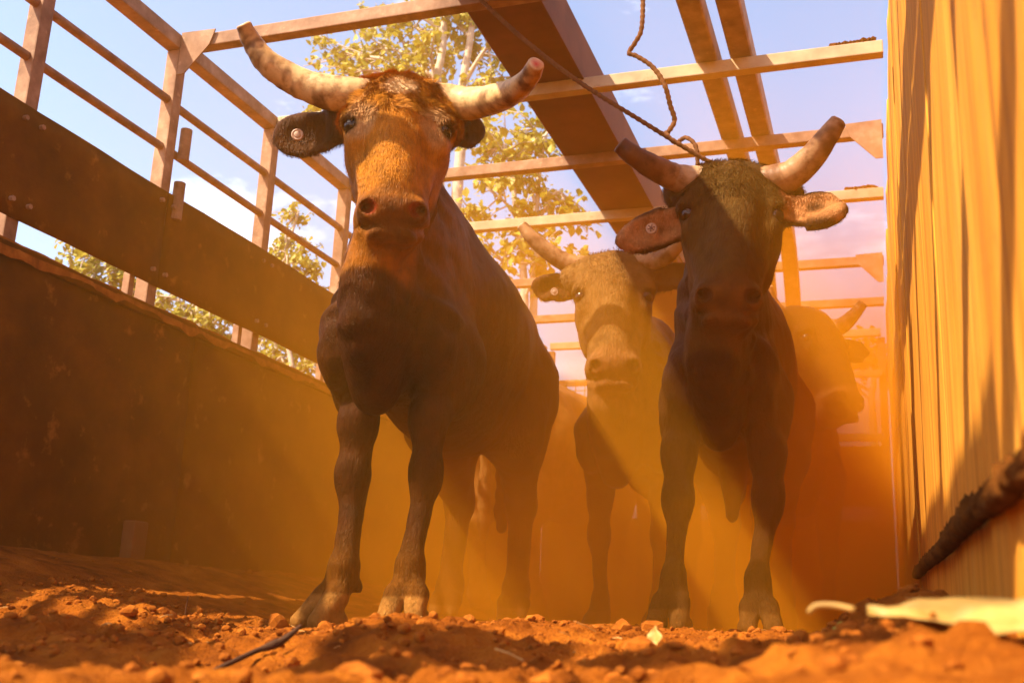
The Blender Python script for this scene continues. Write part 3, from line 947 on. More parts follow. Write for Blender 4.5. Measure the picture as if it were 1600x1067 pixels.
    f.cone(Hd(-.085 * bw_, .035, -.025), Hd(.085 * bw_, .035, -.025), .052 * hs, .052 * hs, 0.05)
    f.cone(Hd(0, .02, -.18), Hd(0, .005, -.42), .100 * hs, .080 * hs, 0.05)
    f.cone(Hd(0, -.035, -.17), Hd(0, -.042, -.40), .055 * hs, .048 * hs, 0.05)
    f.cone(Hd(0, .105, -.18), Hd(0, .055, -.44), .075 * hs, .050 * hs, 0.04)
    for s in (-1, 1):
        f.cone(Hd(s * .092 * bw_, -.008, -.110), Hd(s * .112 * bw_, -.016, -.155), .040 * hs, .034 * hs, 0.03)
        f.cone(Hd(s * .112 * bw_, -.016, -.155), Hd(s * .098 * bw_, -.012, -.220), .034 * hs, .030 * hs, 0.025)
        f.ell(Hd(s * .098 * bw_, .03, -.225), np.array((.035, .055, .05)) * hs, 0.03, Rh)
        f.ell(Hd(s * .078, .085, -.24), np.array((.045, .085, .12)) * hs, 0.04, Rh)
        f.cone(Hd(s * .085, .005, -.27), Hd(s * .055, -.02, -.40), .022 * hs, .022 * hs, 0.03)      # facial crest
        f.cone(Hd(s * .115 * bw_, .045, -.07), Hd(s * .150 * bw_, .05, -.05), .052 * hs, .048 * hs, 0.04)  # horn base
        f.ell(Hd(s * .128 * bw_, -.034, -.182), np.array((.022, .022, .018)) * hs, 0.010, Rh, 'sub')    # orbit
    # muzzle
    f.ell(Hd(0, .005, -.455), np.array((.092, .070, .060)) * hs, 0.035, Rh)
    f.ell(Hd(0, -.042, -.462), np.array((.082, .042, .042)) * hs, 0.025, Rh)
    f.ell(Hd(0, .015, -.495), np.array((.078, .055, .032)) * hs, 0.025, Rh)
    f.ell(Hd(0, .055, -.490), np.array((.060, .050, .042)) * hs, 0.02, Rh)
    for s in (-1, 1):
        f.ell(Hd(s * .060, -.055, -.468), np.array((.026, .026, .030)) * hs, 0.02, Rh)
        f.cone(Hd(s * .042, -.092, -.490), Hd(s * .062, -.066, -.478), .010 * hs, .016 * hs, 0.010, 'sub')
        f.cone(Hd(s * .062, -.066, -.478), Hd(s * .078, -.040, -.452), .012 * hs, .006 * hs, 0.010, 'sub')
        mo = [(0, -.066, -.524), (s * .036, -.056, -.520), (s * .064, -.024, -.505), (s * .080, .012, -.480), (s * .082, .040, -.455)]
        for a_, c_ in zip(mo[:-1], mo[1:]): f.cone(Hd(*a_), Hd(*c_), .006 * hs, .007 * hs, 0.010, 'sub')
        f.ell(Hd(s * .030, -.020, -.530), np.array((.034, .030, .012)) * hs, 0.02, Rh)      # lower lip
        f.cone(Hd(s * .085, .030, -.235), Hd(s * .080, .060, -.30), .016 * hs, .012 * hs, 0.02)
    f.cone(Hd(0, -.090, -.470), Hd(0, -.070, -.525), .004, .004, 0.008, 'sub')
    # ears: base, tip, facing normal, width
    earR = []
    for (a, t, nrm, w) in P['ears']:
        a = np.array(a); t = np.array(t); ax = t - a; ln = np.linalg.norm(ax); ax /= ln
        nrm = np.array(nrm, float); nrm -= ax * (nrm @ ax); nrm /= np.linalg.norm(nrm)
        cr_ = np.cross(ax, nrm)
        Rm = np.stack([ax, nrm, cr_], 1)
        c0 = a + ax * ln * .56
        f.cone(a - ax * .06, a + ax * .05, .035 * hs, .036 * hs, 0.03)
        f.ell(c0, (ln * .52, .024, w), 0.02, Rm)
        f.ell(c0 + ax * ln * .22, (ln * .32, .018, w * .72), 0.02, Rm)
        f.ell(c0 + nrm * .026 - ax * .005, (ln * .42, .026, w * .74), 0.012, Rm, 'sub')
        earR.append((c0, Rm, ln, w))
    V, F = f.mesh()
    V = smooth_mesh(V, F, 2, 0.45)
    N = vnormals(V, F)
    # small surface life: hide folds and lumps
    Lv = (V - base) @ Rb / bs
    Hv = (V - poll) @ Rh / hs
    inhead = (Hv[:, 2] > -.62) & (Hv[:, 2] < .10) & (np.abs(Hv[:, 0]) < .2) & (Hv[:, 1] < .15) & (Hv[:, 1] > -.2)
    lump = 0.0030 * fbm(V * 15, 3, 31) + np.where(inhead, 0.0, 0.006) * fbm(V * np.array([7, 7, 4.5]), 2, 41) * sstep(.35, .6, Lv[:, 2]) + np.where(inhead, 0.0, 0.0065) * np.sin(Lv[:, 2] * 52 + 22 * np.abs(Lv[:, 0]) + 5 * fbm(V * 5, 2, 3)) * sstep(.6, .9, Lv[:, 2]) * sstep(.35, .0, Lv[:, 1])
    if P.get('curl'):
        top = inhead & (Hv[:, 1] < .04) & (Hv[:, 2] > -.2)
        lump = lump + np.where(top, 0.006 * fbm(np.stack([V[:, 0] * 40, V[:, 1] * 40, V[:, 2] * 22], 1), 3, 77), 0)
    V = V + N * lump[:, None]
    # ---------------- colours
    C = np.tile(np.array(P['coat']), (len(V), 1))
    def blend(mask, col):
        nonlocal C
        C = C * (1 - mask[:, None]) + np.array(col) * mask[:, None]
    jit = fbm(V * 12, 3, 51) * .5
    if 'belly' in P: blend(sstep(.75, .55, Lv[:, 2]) * .8, P['belly'])
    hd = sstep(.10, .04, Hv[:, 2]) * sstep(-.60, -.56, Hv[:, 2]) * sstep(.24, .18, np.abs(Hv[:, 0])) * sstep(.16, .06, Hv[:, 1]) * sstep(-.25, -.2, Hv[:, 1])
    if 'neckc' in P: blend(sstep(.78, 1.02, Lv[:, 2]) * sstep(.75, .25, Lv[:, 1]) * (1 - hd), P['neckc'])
    if 'face' in P: blend(hd, P['face'])
    if 'star' in P:
        e_ = np.sqrt(((Hv[:, 0] - P['star'][0]) / .060) ** 2 + ((Hv[:, 2] + .062) / .044) ** 2) + jit * .55
        blend(sstep(1.1, .75, e_) * hd, P['star'][1])
    if 'eyepatch' in P:
        for s in (-1, 1):
            e_ = np.sqrt(((Hv[:, 0] - s * .10) / .045) ** 2 + ((Hv[:, 2] + .180) / .065) ** 2) + jit * .4
            blend(sstep(1.15, .7, e_) * hd * .8, P['eyepatch'])
    mz = sstep(-.405, -.435, Hv[:, 2] + .02 * jit) * hd
    blend(mz, P['muzzle'])
    pad = sstep(-.445, -.462, Hv[:, 2]) * sstep(.0, -.04, Hv[:, 1]) * hd
    blend(pad, P['pad'])
    for s in (-1, 1):
        e_ = np.linalg.norm((Hv - np.array([s * .057, -.072, -.478])) / np.array([.020, .028, .020]), axis=1)
        blend(sstep(1.1, .7, e_), P.get('nostril', (.05, .012, .006)))
        e_ = np.linalg.norm((Hv - np.array([s * .124 * bw_, -.032, -.182])) / .030, axis=1)
        blend(sstep(1.2, .8, e_) * .8, (.02, .008, .004))
    for (c0, Rm, ln, w) in earR:
        ev = (V - c0) @ Rm
        me_ = sstep(ln * .62, ln * .5, np.abs(ev[:, 0])) * sstep(w * 1.4, w, np.abs(ev[:, 2])) * sstep(.06, .04, np.abs(ev[:, 1]))
        blend(me_, P.get('ear', P['coat']))
        inner = me_ * sstep(.0, .006, ev[:, 1] + .004) * sstep(w * .85, w * .6, np.abs(ev[:, 2]))
        blend(inner * .8, P.get('earin', P['coat']))
    # hooves and lower legs
    blend(sstep(.30, .12, V[:, 2]) * .55, P.get('shank', P['coat']))
    blend(sstep(.106, .098, V[:, 2] + .01 * jit), P.get('hoofc', (.22, .10, .03)))
    root = empty(name, (base[0], base[1], 0.045)); tag(root, label, 'cattle', 'cattle standing in the dusty pen')
    og = np.array(root.location)
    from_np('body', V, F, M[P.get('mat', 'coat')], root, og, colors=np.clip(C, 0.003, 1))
    # eyes
    for s in (-1, 1):
        c0 = Hd(s * .113 * bw_, -.024, -.182)
        ev = ico2 * .0245 * hs + c0
        from_np('eye', ev, icf2, M['eye'], root, og)
    # horns
    for hp, hr, hcol in P['horns']:
        core = Hd(0, .035, -.03); h0 = np.array(hp[0])
        c_ = catmull([h0 + (core - h0) * .30] + list(hp), 12); hr = [hr[0]] + list(hr); hcol = [hcol[0]] + list(hcol)
        t_ = np.linspace(0, 1, len(c_))
        rr = np.interp(t_, np.linspace(0, 1, len(hr)), hr)
        rr = .93 * rr * (1 + 0.010 * np.sin(t_ * 95) * sstep(.55, .1, t_)) * (1 + 0.03 * fbm(np.stack([t_ * 14, t_ * 0, t_ * 0], 1), 3, 4))
        dr = c_[-1] - c_[-2]; dr /= np.linalg.norm(dr)
        c_ = np.vstack([c_, c_[-1] + dr * .004]); rr = np.append(rr, rr[-1] * .82); t_ = np.append(t_, 1.0)
        Vt, Ft = tube_np(c_, rr, 18, caps=False)
        Vt = Vt + (0.0012 * fbm(Vt * 60, 3, 12))[:, None]
        k_ = len(Vt); Vt = np.vstack([Vt, c_[-1] - dr * .003])
        Ft += [[(len(c_) - 1) * 18 + j, (len(c_) - 1) * 18 + (j + 1) % 18, k_] for j in range(18)]
        tv = np.append(np.repeat(t_, 18), 1.0)
        cc = np.stack([np.interp(tv, np.linspace(0, 1, len(hcol)), [h_[q] for h_ in hcol]) for q in range(3)], 1)
        st_ = fbm(np.stack([tv * 7, Vt[:, 0] * 25, Vt[:, 2] * 25], 1), 3, 63)
        dk = sstep(.10, .65, st_) * .75
        cc = cc * (1 - dk[:, None]) + np.array([.12, .045, .015]) * dk[:, None]
        cc[-1] = P.get('tipc', (.35, .12, .08)); cc[-19:-1] = cc[-19:-1] * .4 + np.array(P.get('tipr', (.62, .48, .38))) * .6
        from_np('horn', Vt, Ft, M['horn'], root, og, colors=np.clip(cc, .005, 1))
    # ear tag
    if 'tag' in P:
        c0, nrm, r_tag, mark = P['tag']
        c0 = np.array(c0); nrm = np.array(nrm, float); nrm /= np.linalg.norm(nrm)
        u = np.cross(nrm, (0, 0, 1.0)); u /= np.linalg.norm(u); w_ = np.cross(nrm, u)
        ang = np.arange(20) / 20 * 2 * np.pi
        rings = []
        for (rr_, dd) in ((1.0, -.004), (1.0, .002), (.86, .004), (.60, .0025), (.42, .005), (.0001, .006)):
            rings.append(c0 + nrm * dd + r_tag * rr_ * (np.cos(ang)[:, None] * u + np.sin(ang)[:, None] * w_))
        Vt = np.concatenate(rings); Ft = [[i * 20 + j, i * 20 + (j + 1) % 20, (i + 1) * 20 + (j + 1) % 20, (i + 1) * 20 + j] for i in range(5) for j in range(20)]
        tg = from_np('ear_tag', Vt, Ft, M['tag'], root, og, smooth=False)
        if mark:
            bv, bf = [], []
            for q in range(3):
                an = q * math.pi / 3 + .3
                d1 = (u * math.cos(an) + w_ * math.sin(an)) * r_tag * .72; d2 = (-u * math.sin(an) + w_ * math.cos(an)) * r_tag * .09
                cc_ = c0 + nrm * (.0068 + .0006 * q)
                i0 = len(bv); bv += [cc_ - d1 - d2, cc_ + d1 - d2, cc_ + d1 + d2, cc_ - d1 + d2]; bf.append([i0, i0 + 1, i0 + 2, i0 + 3])
            mk = from_np('tag_mark', bv, bf, M['tag_mark'], root, og, smooth=False)
            mk.parent = tg
    # short hair standing on the coat
    nh = P.get('hair', 0)
    if nh:
        wgt = np.full(len(V), .15)
        wgt[inhead] = 1.0
        top = inhead & (Hv[:, 2] > -.17) & (Hv[:, 1] < .10)
        wgt[top] = 3.0
        for (c0, Rm, ln, w) in earR:
            ev = (V - c0) @ Rm
            wgt[(np.abs(ev[:, 0]) < ln * .6) & (np.abs(ev[:, 2]) < w * 1.2) & (np.abs(ev[:, 1]) < .05)] = 2.0
        wgt[(mz > .4)] = 0.0
        wgt[Lv[:, 1] > .9] = 0.0
        for s in (-1, 1):
            wgt[np.linalg.norm(Hv - np.array([s * .115 * bw_, -.01, -.182]), axis=1) < .036] = 0
        wgt[V[:, 2] < .62] = 0
        pick = rng.choice(len(V), nh, p=wgt / wgt.sum())
        pv = V[pick] + (rng.random((nh, 3)) - .5) * f.h
        nv = N[pick]
        downh = np.where(inhead[pick][:, None], (Rh @ np.array([0, 0, -1.0]))[None, :], (Rb @ np.array([0, .5, -.85]))[None, :])
        swirl = np.stack([fbm(pv * 16, 2, 5), fbm(pv * 16, 2, 15), fbm(pv * 16, 2, 25)], 1)
        curl_ = np.where(top[pick], 1.0, 0.35)
        d = downh * .9 + swirl * curl_[:, None] * .9
        d = d - nv * np.sum(d * nv, 1)[:, None]
        d /= np.linalg.norm(d, axis=1)[:, None] + 1e-9
        lift = np.where(top[pick], .55, .28) + .12 * rng.random(nh)
        ln_ = np.where(top[pick], .017, .0075) * (.6 + .7 * rng.random(nh)) * P.get('hairlen', 1.0)
        dirv = d + nv * lift[:, None]; dirv /= np.linalg.norm(dirv, axis=1)[:, None]
        side = np.cross(dirv, nv); side /= np.linalg.norm(side, axis=1)[:, None] + 1e-9
        wv = .0006 + .0005 * rng.random(nh)
        root_ = pv - nv * .001
        A_ = root_ - side * wv[:, None]; B_ = root_ + side * wv[:, None]
        T1 = root_ + dirv * ln_[:, None]
        Vh = np.stack([A_, B_, T1], 1).reshape(-1, 3)
        Fh = np.arange(nh * 3).reshape(-1, 3)
        ch = np.repeat(C[pick] * (.7 + .8 * rng.random((nh, 1))), 3, 0)
        h_ = from_np('hair', Vh, Fh, M['hair'], root, og, smooth=False, colors=np.clip(ch, .003, 1))
        h_['kind'] = 'stuff'
    return root


CREAM = [(.50, .35, .19), (.60, .44, .25), (.58, .40, .21), (.48, .30, .14), (.40, .22, .09)]
SHADEH = [(.42, .30, .20), (.36, .22, .12), (.16, .07, .03), (.09, .035, .015), (.08, .03, .014)]  # black bull's left horn: beam shade painted into its outer part

# tall chestnut bull on the left, head raised and turned to the camera
cattle('bull', 'tall chestnut bull with a white forehead patch and long upswept horns, on the left', dict(
    loc=(-1.215, 2.40), yaw=R(9), width=.77, poll=(-1.185, 2.37, 1.455), neck=.74, hyaw=R(25), hpitch=R(16), hroll=R(-1), hscale=.99, brow=1.05, curl=True,
    fore=[(-1.300, 2.40, .016), (-1.105, 2.44, .032)], toe=(R(-32), R(6)), knee=((.02, 0), (0, -.02)), hindz=.046,
    ears=[((-1.325, 2.335, 1.322), (-1.520, 2.335, 1.318), (.35, -.85, -.1), .066), ((-1.062, 2.46, 1.345), (-1.040, 2.57, 1.415), (.9, .2, .35), .058)],
    horns=[([(-1.285, 2.31, 1.405), (-1.36, 2.28, 1.412), (-1.435, 2.25, 1.437), (-1.50, 2.20, 1.475), (-1.535, 2.17, 1.525), (-1.548, 2.14, 1.560)], [.054, .050, .044, .037, .029, .023], CREAM),
           ([(-1.085, 2.42, 1.422), (-1.00, 2.42, 1.402), (-.90, 2.36, 1.375), (-.825, 2.29, 1.352), (-.765, 2.22, 1.342), (-.735, 2.18, 1.352)], [.052, .047, .041, .034, .027, .022], CREAM)],
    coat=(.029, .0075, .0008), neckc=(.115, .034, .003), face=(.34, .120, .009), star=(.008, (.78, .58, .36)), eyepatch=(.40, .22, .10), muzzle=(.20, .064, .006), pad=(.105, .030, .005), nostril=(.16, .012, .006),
    ear=(.055, .018, .006), earin=(.05, .017, .006), shank=(.14, .048, .006), hoofc=(.24, .105, .024), tipc=(.45, .03, .03), tag=((-1.452, 2.303, 1.308), (.42, -.9, -.1), .0165, False), hair=56000, res=.0085))

# black bull on the right
cattle('bull', 'black bull with blunt wide horns and a pale inner ear, on the right', dict(
    loc=(-.405, 2.86), yaw=R(3), scale=.94, width=.68, neck=.52, poll=(-.350, 2.85, 1.325), hyaw=R(8), hpitch=R(17), hroll=R(3), hscale=1.0, brow=1.02,
    fore=[(-.525, 2.82, .045), (-.300, 2.84, .045)], toe=(R(-5), R(8)), knee=((0, 0), (.02, 0)), hindz=.046, udder=True,
    ears=[((-.475, 2.83, 1.180), (-.660, 2.80, 1.120), (.1, -.95, -.15), .062), ((-.222, 2.84, 1.185), (-.066, 2.80, 1.165), (-.25, -.9, .25), .058)],
    horns=[([(-.445, 2.83, 1.290), (-.505, 2.81, 1.300), (-.560, 2.77, 1.318), (-.615, 2.73, 1.345), (-.652, 2.71, 1.375)], [.050, .044, .038, .032, .027], SHADEH),
           ([(-.255, 2.84, 1.275), (-.195, 2.83, 1.285), (-.135, 2.80, 1.320), (-.085, 2.76, 1.365), (-.058, 2.74, 1.392)], [.052, .046, .039, .031, .024], [(.30, .17, .09), (.34, .20, .11), (.36, .22, .13), (.34, .20, .12), (.32, .19, .12)])],
    coat=(.013, .0040, .0008), face=(.068, .036, .008), muzzle=(.060, .024, .005), pad=(.085, .032, .007), nostril=(.035, .010, .006),
    ear=(.030, .012, .006), earin=(.46, .20, .08), shank=(.045, .018, .004), hoofc=(.08, .034, .008), tipc=(.10, .05, .03), tipr=(.2, .12, .08), mat='coat_dark',
    tag=((-.572, 2.770, 1.138), (.1, -1, -.12), .0155, True), hair=34000, hairlen=.7, res=.0085))

# middle cow between the two
cattle('cow', 'dark brown horned cow facing the camera between the two bulls', dict(
    loc=(-.93, 3.86), yaw=R(-5), scale=.98, width=.78, neck=.72, poll=(-.948, 3.86, 1.450), hyaw=R(14), hpitch=R(17), hroll=R(-1), hscale=1.12, brow=.96,
    ears=[((-1.09, 3.89, 1.345), (-1.275, 3.87, 1.350), (.2, -.95, -.1), .060), ((-.80, 3.87, 1.345), (-.63, 3.86, 1.375), (0, -.95, 0), .055)],
    horns=[([(-1.065, 3.88, 1.430), (-1.13, 3.86, 1.440), (-1.20, 3.83, 1.480), (-1.27, 3.80, 1.540), (-1.31, 3.79, 1.590)], [.046, .042, .036, .030, .024], [(.34, .20, .11)] * 5),
           ([(-.835, 3.87, 1.425), (-.775, 3.86, 1.425), (-.715, 3.83, 1.450), (-.665, 3.80, 1.495), (-.645, 3.79, 1.540)], [.046, .041, .035, .028, .022], [(.34, .20, .11)] * 5)],
    coat=(.050, .016, .003), face=(.170, .085, .026), muzzle=(.22, .10, .035), pad=(.14, .055, .02), shank=(.10, .04, .014), ear=(.05, .02, .008), earin=(.06, .022, .01),
    tag=((-1.185, 3.855, 1.325), (.25, -1, -.1), .015, False), hair=12000, res=.012))

# hazy cow at the far right, head turned towards the wall
cattle('cow', 'dust-veiled horned cow with its head turned towards the board wall, at the rear right', dict(
    loc=(-.33, 4.98), yaw=R(6), scale=1.0, width=.75, poll=(-.255, 4.72, 1.430), hyaw=R(52), hpitch=R(22), hroll=R(6), hscale=1.05,
    ears=[((-.35, 4.64, 1.32), (-.47, 4.55, 1.33), (.5, -.85, -.1), .055), ((-.15, 4.80, 1.30), (-.03, 4.80, 1.255), (.3, -.9, .1), .060)],
    horns=[([(-.33, 4.66, 1.40), (-.375, 4.62, 1.41), (-.41, 4.59, 1.46), (-.42, 4.57, 1.52)], [.044, .038, .030, .022], [(.34, .20, .11)] * 4),
           ([(-.18, 4.80, 1.385), (-.13, 4.80, 1.39), (-.075, 4.78, 1.43), (-.03, 4.76, 1.48)], [.046, .040, .032, .024], [(.36, .22, .13)] * 4)],
    coat=(.028, .009, .0015), face=(.034, .011, .002), muzzle=(.18, .07, .02), pad=(.12, .045, .018), res=.013))

# tawny animal seen from behind, between the left bull and the middle cow
cattle('cow', 'tawny cow standing back to the camera, glimpsed behind the tall bull\'s flank', dict(
    loc=(-1.62, 6.55), yaw=R(176), scale=1.02, width=.82, poll=(-1.62, 6.85, 1.42), hyaw=R(180), hpitch=R(25), hscale=1.0,
    ears=[((-1.50, 6.85, 1.30), (-1.32, 6.87, 1.31), (0, .95, 0), .055), ((-1.74, 6.85, 1.30), (-1.92, 6.87, 1.31), (0, .95, 0), .055)],
    horns=[([(-1.52, 6.85, 1.38), (-1.44, 6.86, 1.40), (-1.39, 6.88, 1.46)], [.04, .034, .022], [(.34, .20, .11)] * 3),
           ([(-1.72, 6.85, 1.38), (-1.80, 6.86, 1.40), (-1.85, 6.88, 1.46)], [.04, .034, .022], [(.34, .20, .11)] * 3)],
    coat=(.38, .17, .045), muzzle=(.2, .08, .03), pad=(.12, .05, .02), res=.015))


# ------------------------------------------------------------------ trees beyond the left side
def leaf_shape():
    return np.array([[0, 0, 0], [.32, .10, .34], [.36, .12, .60], [0, .0, 1.0], [-.36, .12, .60], [-.32, .10, .34]]), [[0, 1, 2, 3], [0, 3, 4, 5]]


LV, LF = leaf_shape()


def tree(name, label, basep, stems, clumps, leaf=0.085, per=150, rad=0.42, stem_r=0.05):
    og = np.array(basep, float)
    root = empty(name, og); tag(root, label, 'tree', 'trees beyond the left side of the pen')
    cl = np.array(clumps, float)
    allstem = []
    for st in stems:
        c_ = catmull([og] + st, 8)
        rr = np.linspace(stem_r, stem_r * .35, len(c_))
        c_ = c_ + .03 * np.stack([fbm(c_ * 1.5, 2, 1), fbm(c_ * 1.5, 2, 2), 0 * c_[:, 0]], 1)
        Vt, Ft = tube_np(c_, rr, 9)
        from_np('trunk', Vt, Ft, M['bark'], root, og)
        allstem.append(c_)
    S_ = np.concatenate(allstem)
    bv, bf, k0 = [], [], 0
    tips = []
    for c in cl:
        cand = S_[S_[:, 2] < c[2] - .15] if (S_[:, 2] < c[2] - .15).any() else S_
        j = np.argmin(np.linalg.norm(cand - c, axis=1) + .4 * np.abs(cand[:, 2] - (c[2] - .5)))
        a = cand[j]
        pm = (a + c) / 2 + np.array([0, 0, .12]) + (rng.random(3) - .5) * .25
        br = catmull([a, pm, c], 6)
        Vt, Ft = tube_np(br, np.linspace(stem_r * .40, .006, len(br)), 6)
        bv.append(Vt); bf += [[q + k0 for q in ff] for ff in Ft]; k0 += len(Vt)
        for q in range(7):
            e = c + (rng.random(3) - .5) * np.array([1.7, 1.7, 1.5]) * rad
            tw = catmull([br[-4 - (q % 5)], (br[-3] + e) / 2 + (rng.random(3) - .5) * .1, e], 4)
            Vt, Ft = tube_np(tw, np.linspace(.009, .0035, len(tw)), 5)
            bv.append(Vt); bf += [[w_ + k0 for w_ in ff] for ff in Ft]; k0 += len(Vt)
            tips.append((tw, c))
    from_np('branches', np.concatenate(bv), bf, M['bark'], root, og)['kind'] = 'stuff'
    n_ = per * len(cl)
    ti = rng.integers(0, len(tips), n_)
    tpos = np.empty((n_, 3))
    u = rng.random(n_)
    for i in range(n_):
        tw = tips[ti[i]][0]
        s = (0.25 + .78 * u[i]) * (len(tw) - 1); q = min(int(s), len(tw) - 2)
        tpos[i] = tw[q] + (tw[q + 1] - tw[q]) * (s - q)
    tpos += rng.normal(0, .35, (n_, 3)) * rad * np.array([.34, .34, .30])
    sc = leaf * (.40 + .95 * rng.random(n_) ** 1.3)
    yaw = rng.random(n_) * 6.283; pit = R(120) + rng.normal(0, .6, n_); rol = rng.normal(0, .6, n_)
    cy, sy_ = np.cos(yaw), np.sin(yaw); cp, sp = np.cos(pit), np.sin(pit); crr, srr = np.cos(rol), np.sin(rol)
    v = LV[None] * sc[:, None, None]
    x, y, z = v[..., 0], v[..., 1], v[..., 2]
    x, y = x * crr[:, None] - y * srr[:, None], x * srr[:, None] + y * crr[:, None]
    y, z = y * cp[:, None] - z * sp[:, None], y * sp[:, None] + z * cp[:, None]
    x, y = x * cy[:, None] - y * sy_[:, None], x * sy_[:, None] + y * cy[:, None]
    Vl = (np.stack([x, y, z], -1) + tpos[:, None, :]).reshape(-1, 3)
    Fl = (np.arange(n_)[:, None, None] * 6 + np.array(LF)[None]).reshape(-1, 4)
    from_np('foliage', Vl, Fl, M['leaf'], root, og, smooth=False)['kind'] = 'stuff'
    return root


def at(x, y, Y):
    d = fw * 1657.97 + rt * (x - 800) - up * (y - 533.5)
    k_ = Y / d.y
    return [d.x * k_, Y, d.z * k_ + CZ]


tree('tree', 'leafy tree with two pale stems rising above the tall bull\'s head', (-3.95, 9.0, -.16),
     [[at(690, 420, 9), at(672, 200, 9), at(690, 80, 9), at(697, -40, 9)], [at(705, 420, 9.1), at(716, 220, 9.1), at(732, 90, 9.1), at(742, -30, 9.1)]],
     [at(512, 85, 9), at(545, 110, 8.7), at(560, 75, 9.2), at(600, 95, 8.8), at(610, 50, 9.2), at(640, 30, 9), at(655, 85, 8.7), at(685, 40, 9.3), at(700, 100, 9.4), at(735, 60, 9.5), at(755, 100, 9.4), at(780, 85, 9.0), at(795, 130, 9.1),
      at(720, 10, 9.0), at(680, -20, 9), at(640, 130, 9), at(590, 140, 9), at(700, 160, 9.2), at(760, 20, 9.2), at(520, 150, 9.2), at(770, 155, 9.0)], per=165, rad=.42, stem_r=.075)
tree('tree', 'leafy tree glimpsed between the tall bull\'s horn and the broad beam', (-2.75, 8.2, -.16),
     [[at(815, 470, 8.2), at(806, 330, 8.2), at(800, 240, 8.2)], [at(830, 470, 8.3), at(838, 330, 8.3), at(850, 250, 8.3)]],
     [at(770, 205, 8.2), at(800, 235, 8.0), at(835, 205, 8.3), at(850, 225, 8.2), at(760, 250, 8.2), at(815, 285, 8.4), at(770, 300, 8.0), at(860, 300, 8.3), at(885, 320, 8.3), at(750, 340, 8.2), at(800, 350, 8.2), at(850, 360, 8.3),
      at(780, 400, 8.2), at(830, 415, 8.1), at(870, 395, 8.3), at(760, 440, 8.2)], leaf=.085, per=120, rad=.34, stem_r=.045)
tree('tree', 'small tree seen through the left rails below the tall bull\'s ear tag', (-4.9, 8.0, -.16),
     [[at(455, 640, 8), at(450, 520, 8), at(447, 370, 8)]],
     [at(450, 350, 8), at(438, 385, 8), at(470, 395, 8), at(455, 420, 7.9), at(485, 425, 8), at(440, 450, 8), at(470, 470, 8), at(430, 420, 8)], leaf=.06, per=150, rad=.24, stem_r=.035)
tree('tree', 'leaning leafy tree seen through the left end of the wall slot', (-5.2, 6.2, -.16),
     [[at(200, 620, 6.2), at(190, 520, 6.2), at(170, 420, 6.2)]],
     [at(125, 405, 6.2), at(155, 412, 6.1), at(185, 425, 6.2), at(150, 440, 6.2), at(205, 450, 6.2), at(120, 440, 6.2), at(180, 465, 6.2)], leaf=.055, per=150, rad=.2, stem_r=.03)
tree('tree', 'bushy tree behind the middle of the wall slot', (-5.0, 7.0, -.16),
     [[at(330, 660, 7), at(325, 580, 7), at(310, 480, 7)]],
     [at(255, 465, 7), at(280, 490, 7), at(300, 480, 7), at(320, 505, 7), at(345, 500, 7), at(360, 520, 7), at(335, 535, 7), at(300, 520, 7), at(270, 510, 7)], leaf=.055, per=170, rad=.22, stem_r=.035)
tree('tree', 'bushy tree behind the far end of the wall slot', (-4.8, 8.0, -.16),
     [[at(450, 700, 8.1), at(445, 640, 8.1), at(440, 570, 8.1)]],
     [at(400, 535, 8.1), at(425, 550, 8), at(450, 545, 8.1), at(470, 575, 8.1), at(440, 580, 8.1), at(495, 580, 8.1), at(410, 570, 8.1)], leaf=.055, per=200, rad=.24, stem_r=.035)
tree('tree', 'distant hazy bush above the rear gate beside the board wall', (.05, 11.5, -.16),
     [[at(1362, 660, 11.5), at(1364, 600, 11.5), at(1366, 555, 11.5)]],
     [at(1345, 560, 11.5), at(1365, 545, 11.5), at(1380, 555, 11.5), at(1300, 575, 11.5), at(1325, 570, 11.5), at(1390, 575, 11.5), at(1260, 580, 11.5)], leaf=.07, per=150, rad=.3, stem_r=.05)
tree('tree', 'low hazy bush behind the rear gate slot, seen between the tall bull\'s legs', (-3.6, 9.4, -.16),
     [[at(690, 880, 9.4), at(690, 820, 9.4), at(695, 780, 9.4)]],
     [at(650, 750, 9.4), at(690, 770, 9.4), at(730, 765, 9.4), at(820, 790, 9.4), at(770, 780, 9.4), at(620, 740, 9.4), at(850, 790, 9.4)], leaf=.07, per=150, rad=.3, stem_r=.05)

# ------------------------------------------------------------------ small things on the soil
def leaf_obj(name, label, ctr, ln, wd_, rz, tilt, curl, mat, fold=0.2, seed=0, cat='leaf', roll=0.0):
    nu, nv_ = 22, 9
    U, Vv = np.meshgrid(np.linspace(0, 1, nu), np.linspace(-1, 1, nv_))
    wv = (np.abs(np.sin(np.pi * np.clip(U, 0.0, 1) ** 1.15)) ** 1.15 * wd_ + .0012) * (1 + .28 * fbm(np.stack([U.ravel() * 9, np.sign(Vv.ravel()) * 3, U.ravel() * 0 + seed], 1), 3, seed + 2).reshape(U.shape))
    x = (U - .5) * ln; yv = Vv * wv
    z = curl * (U - .5) ** 2 * 4 + fold * np.abs(yv) + .22 * wd_ * fbm(np.stack([U.ravel() * 5, Vv.ravel() * 2, U.ravel() * 0 + seed], 1), 3, seed).reshape(U.shape)
    P_ = np.stack([x.ravel(), yv.ravel(), z.ravel()], 1)
    P_ = P_ @ (Rz(rz) @ Ry(tilt) @ Rx(roll)).T
    n_ = U.size
    i = (np.arange(nv_ - 1)[:, None] * nu + np.arange(nu - 1)[None, :]).ravel()
    Ff = np.stack([i, i + 1, i + 1 + nu, i + nu], 1)
    o = from_np(name, P_, Ff, mat)
    o.location = ctr
    md = o.modifiers.new('thick', 'SOLIDIFY'); md.thickness = 0.0008
    return tag(o, label, cat, 'leaves fallen on the soil')


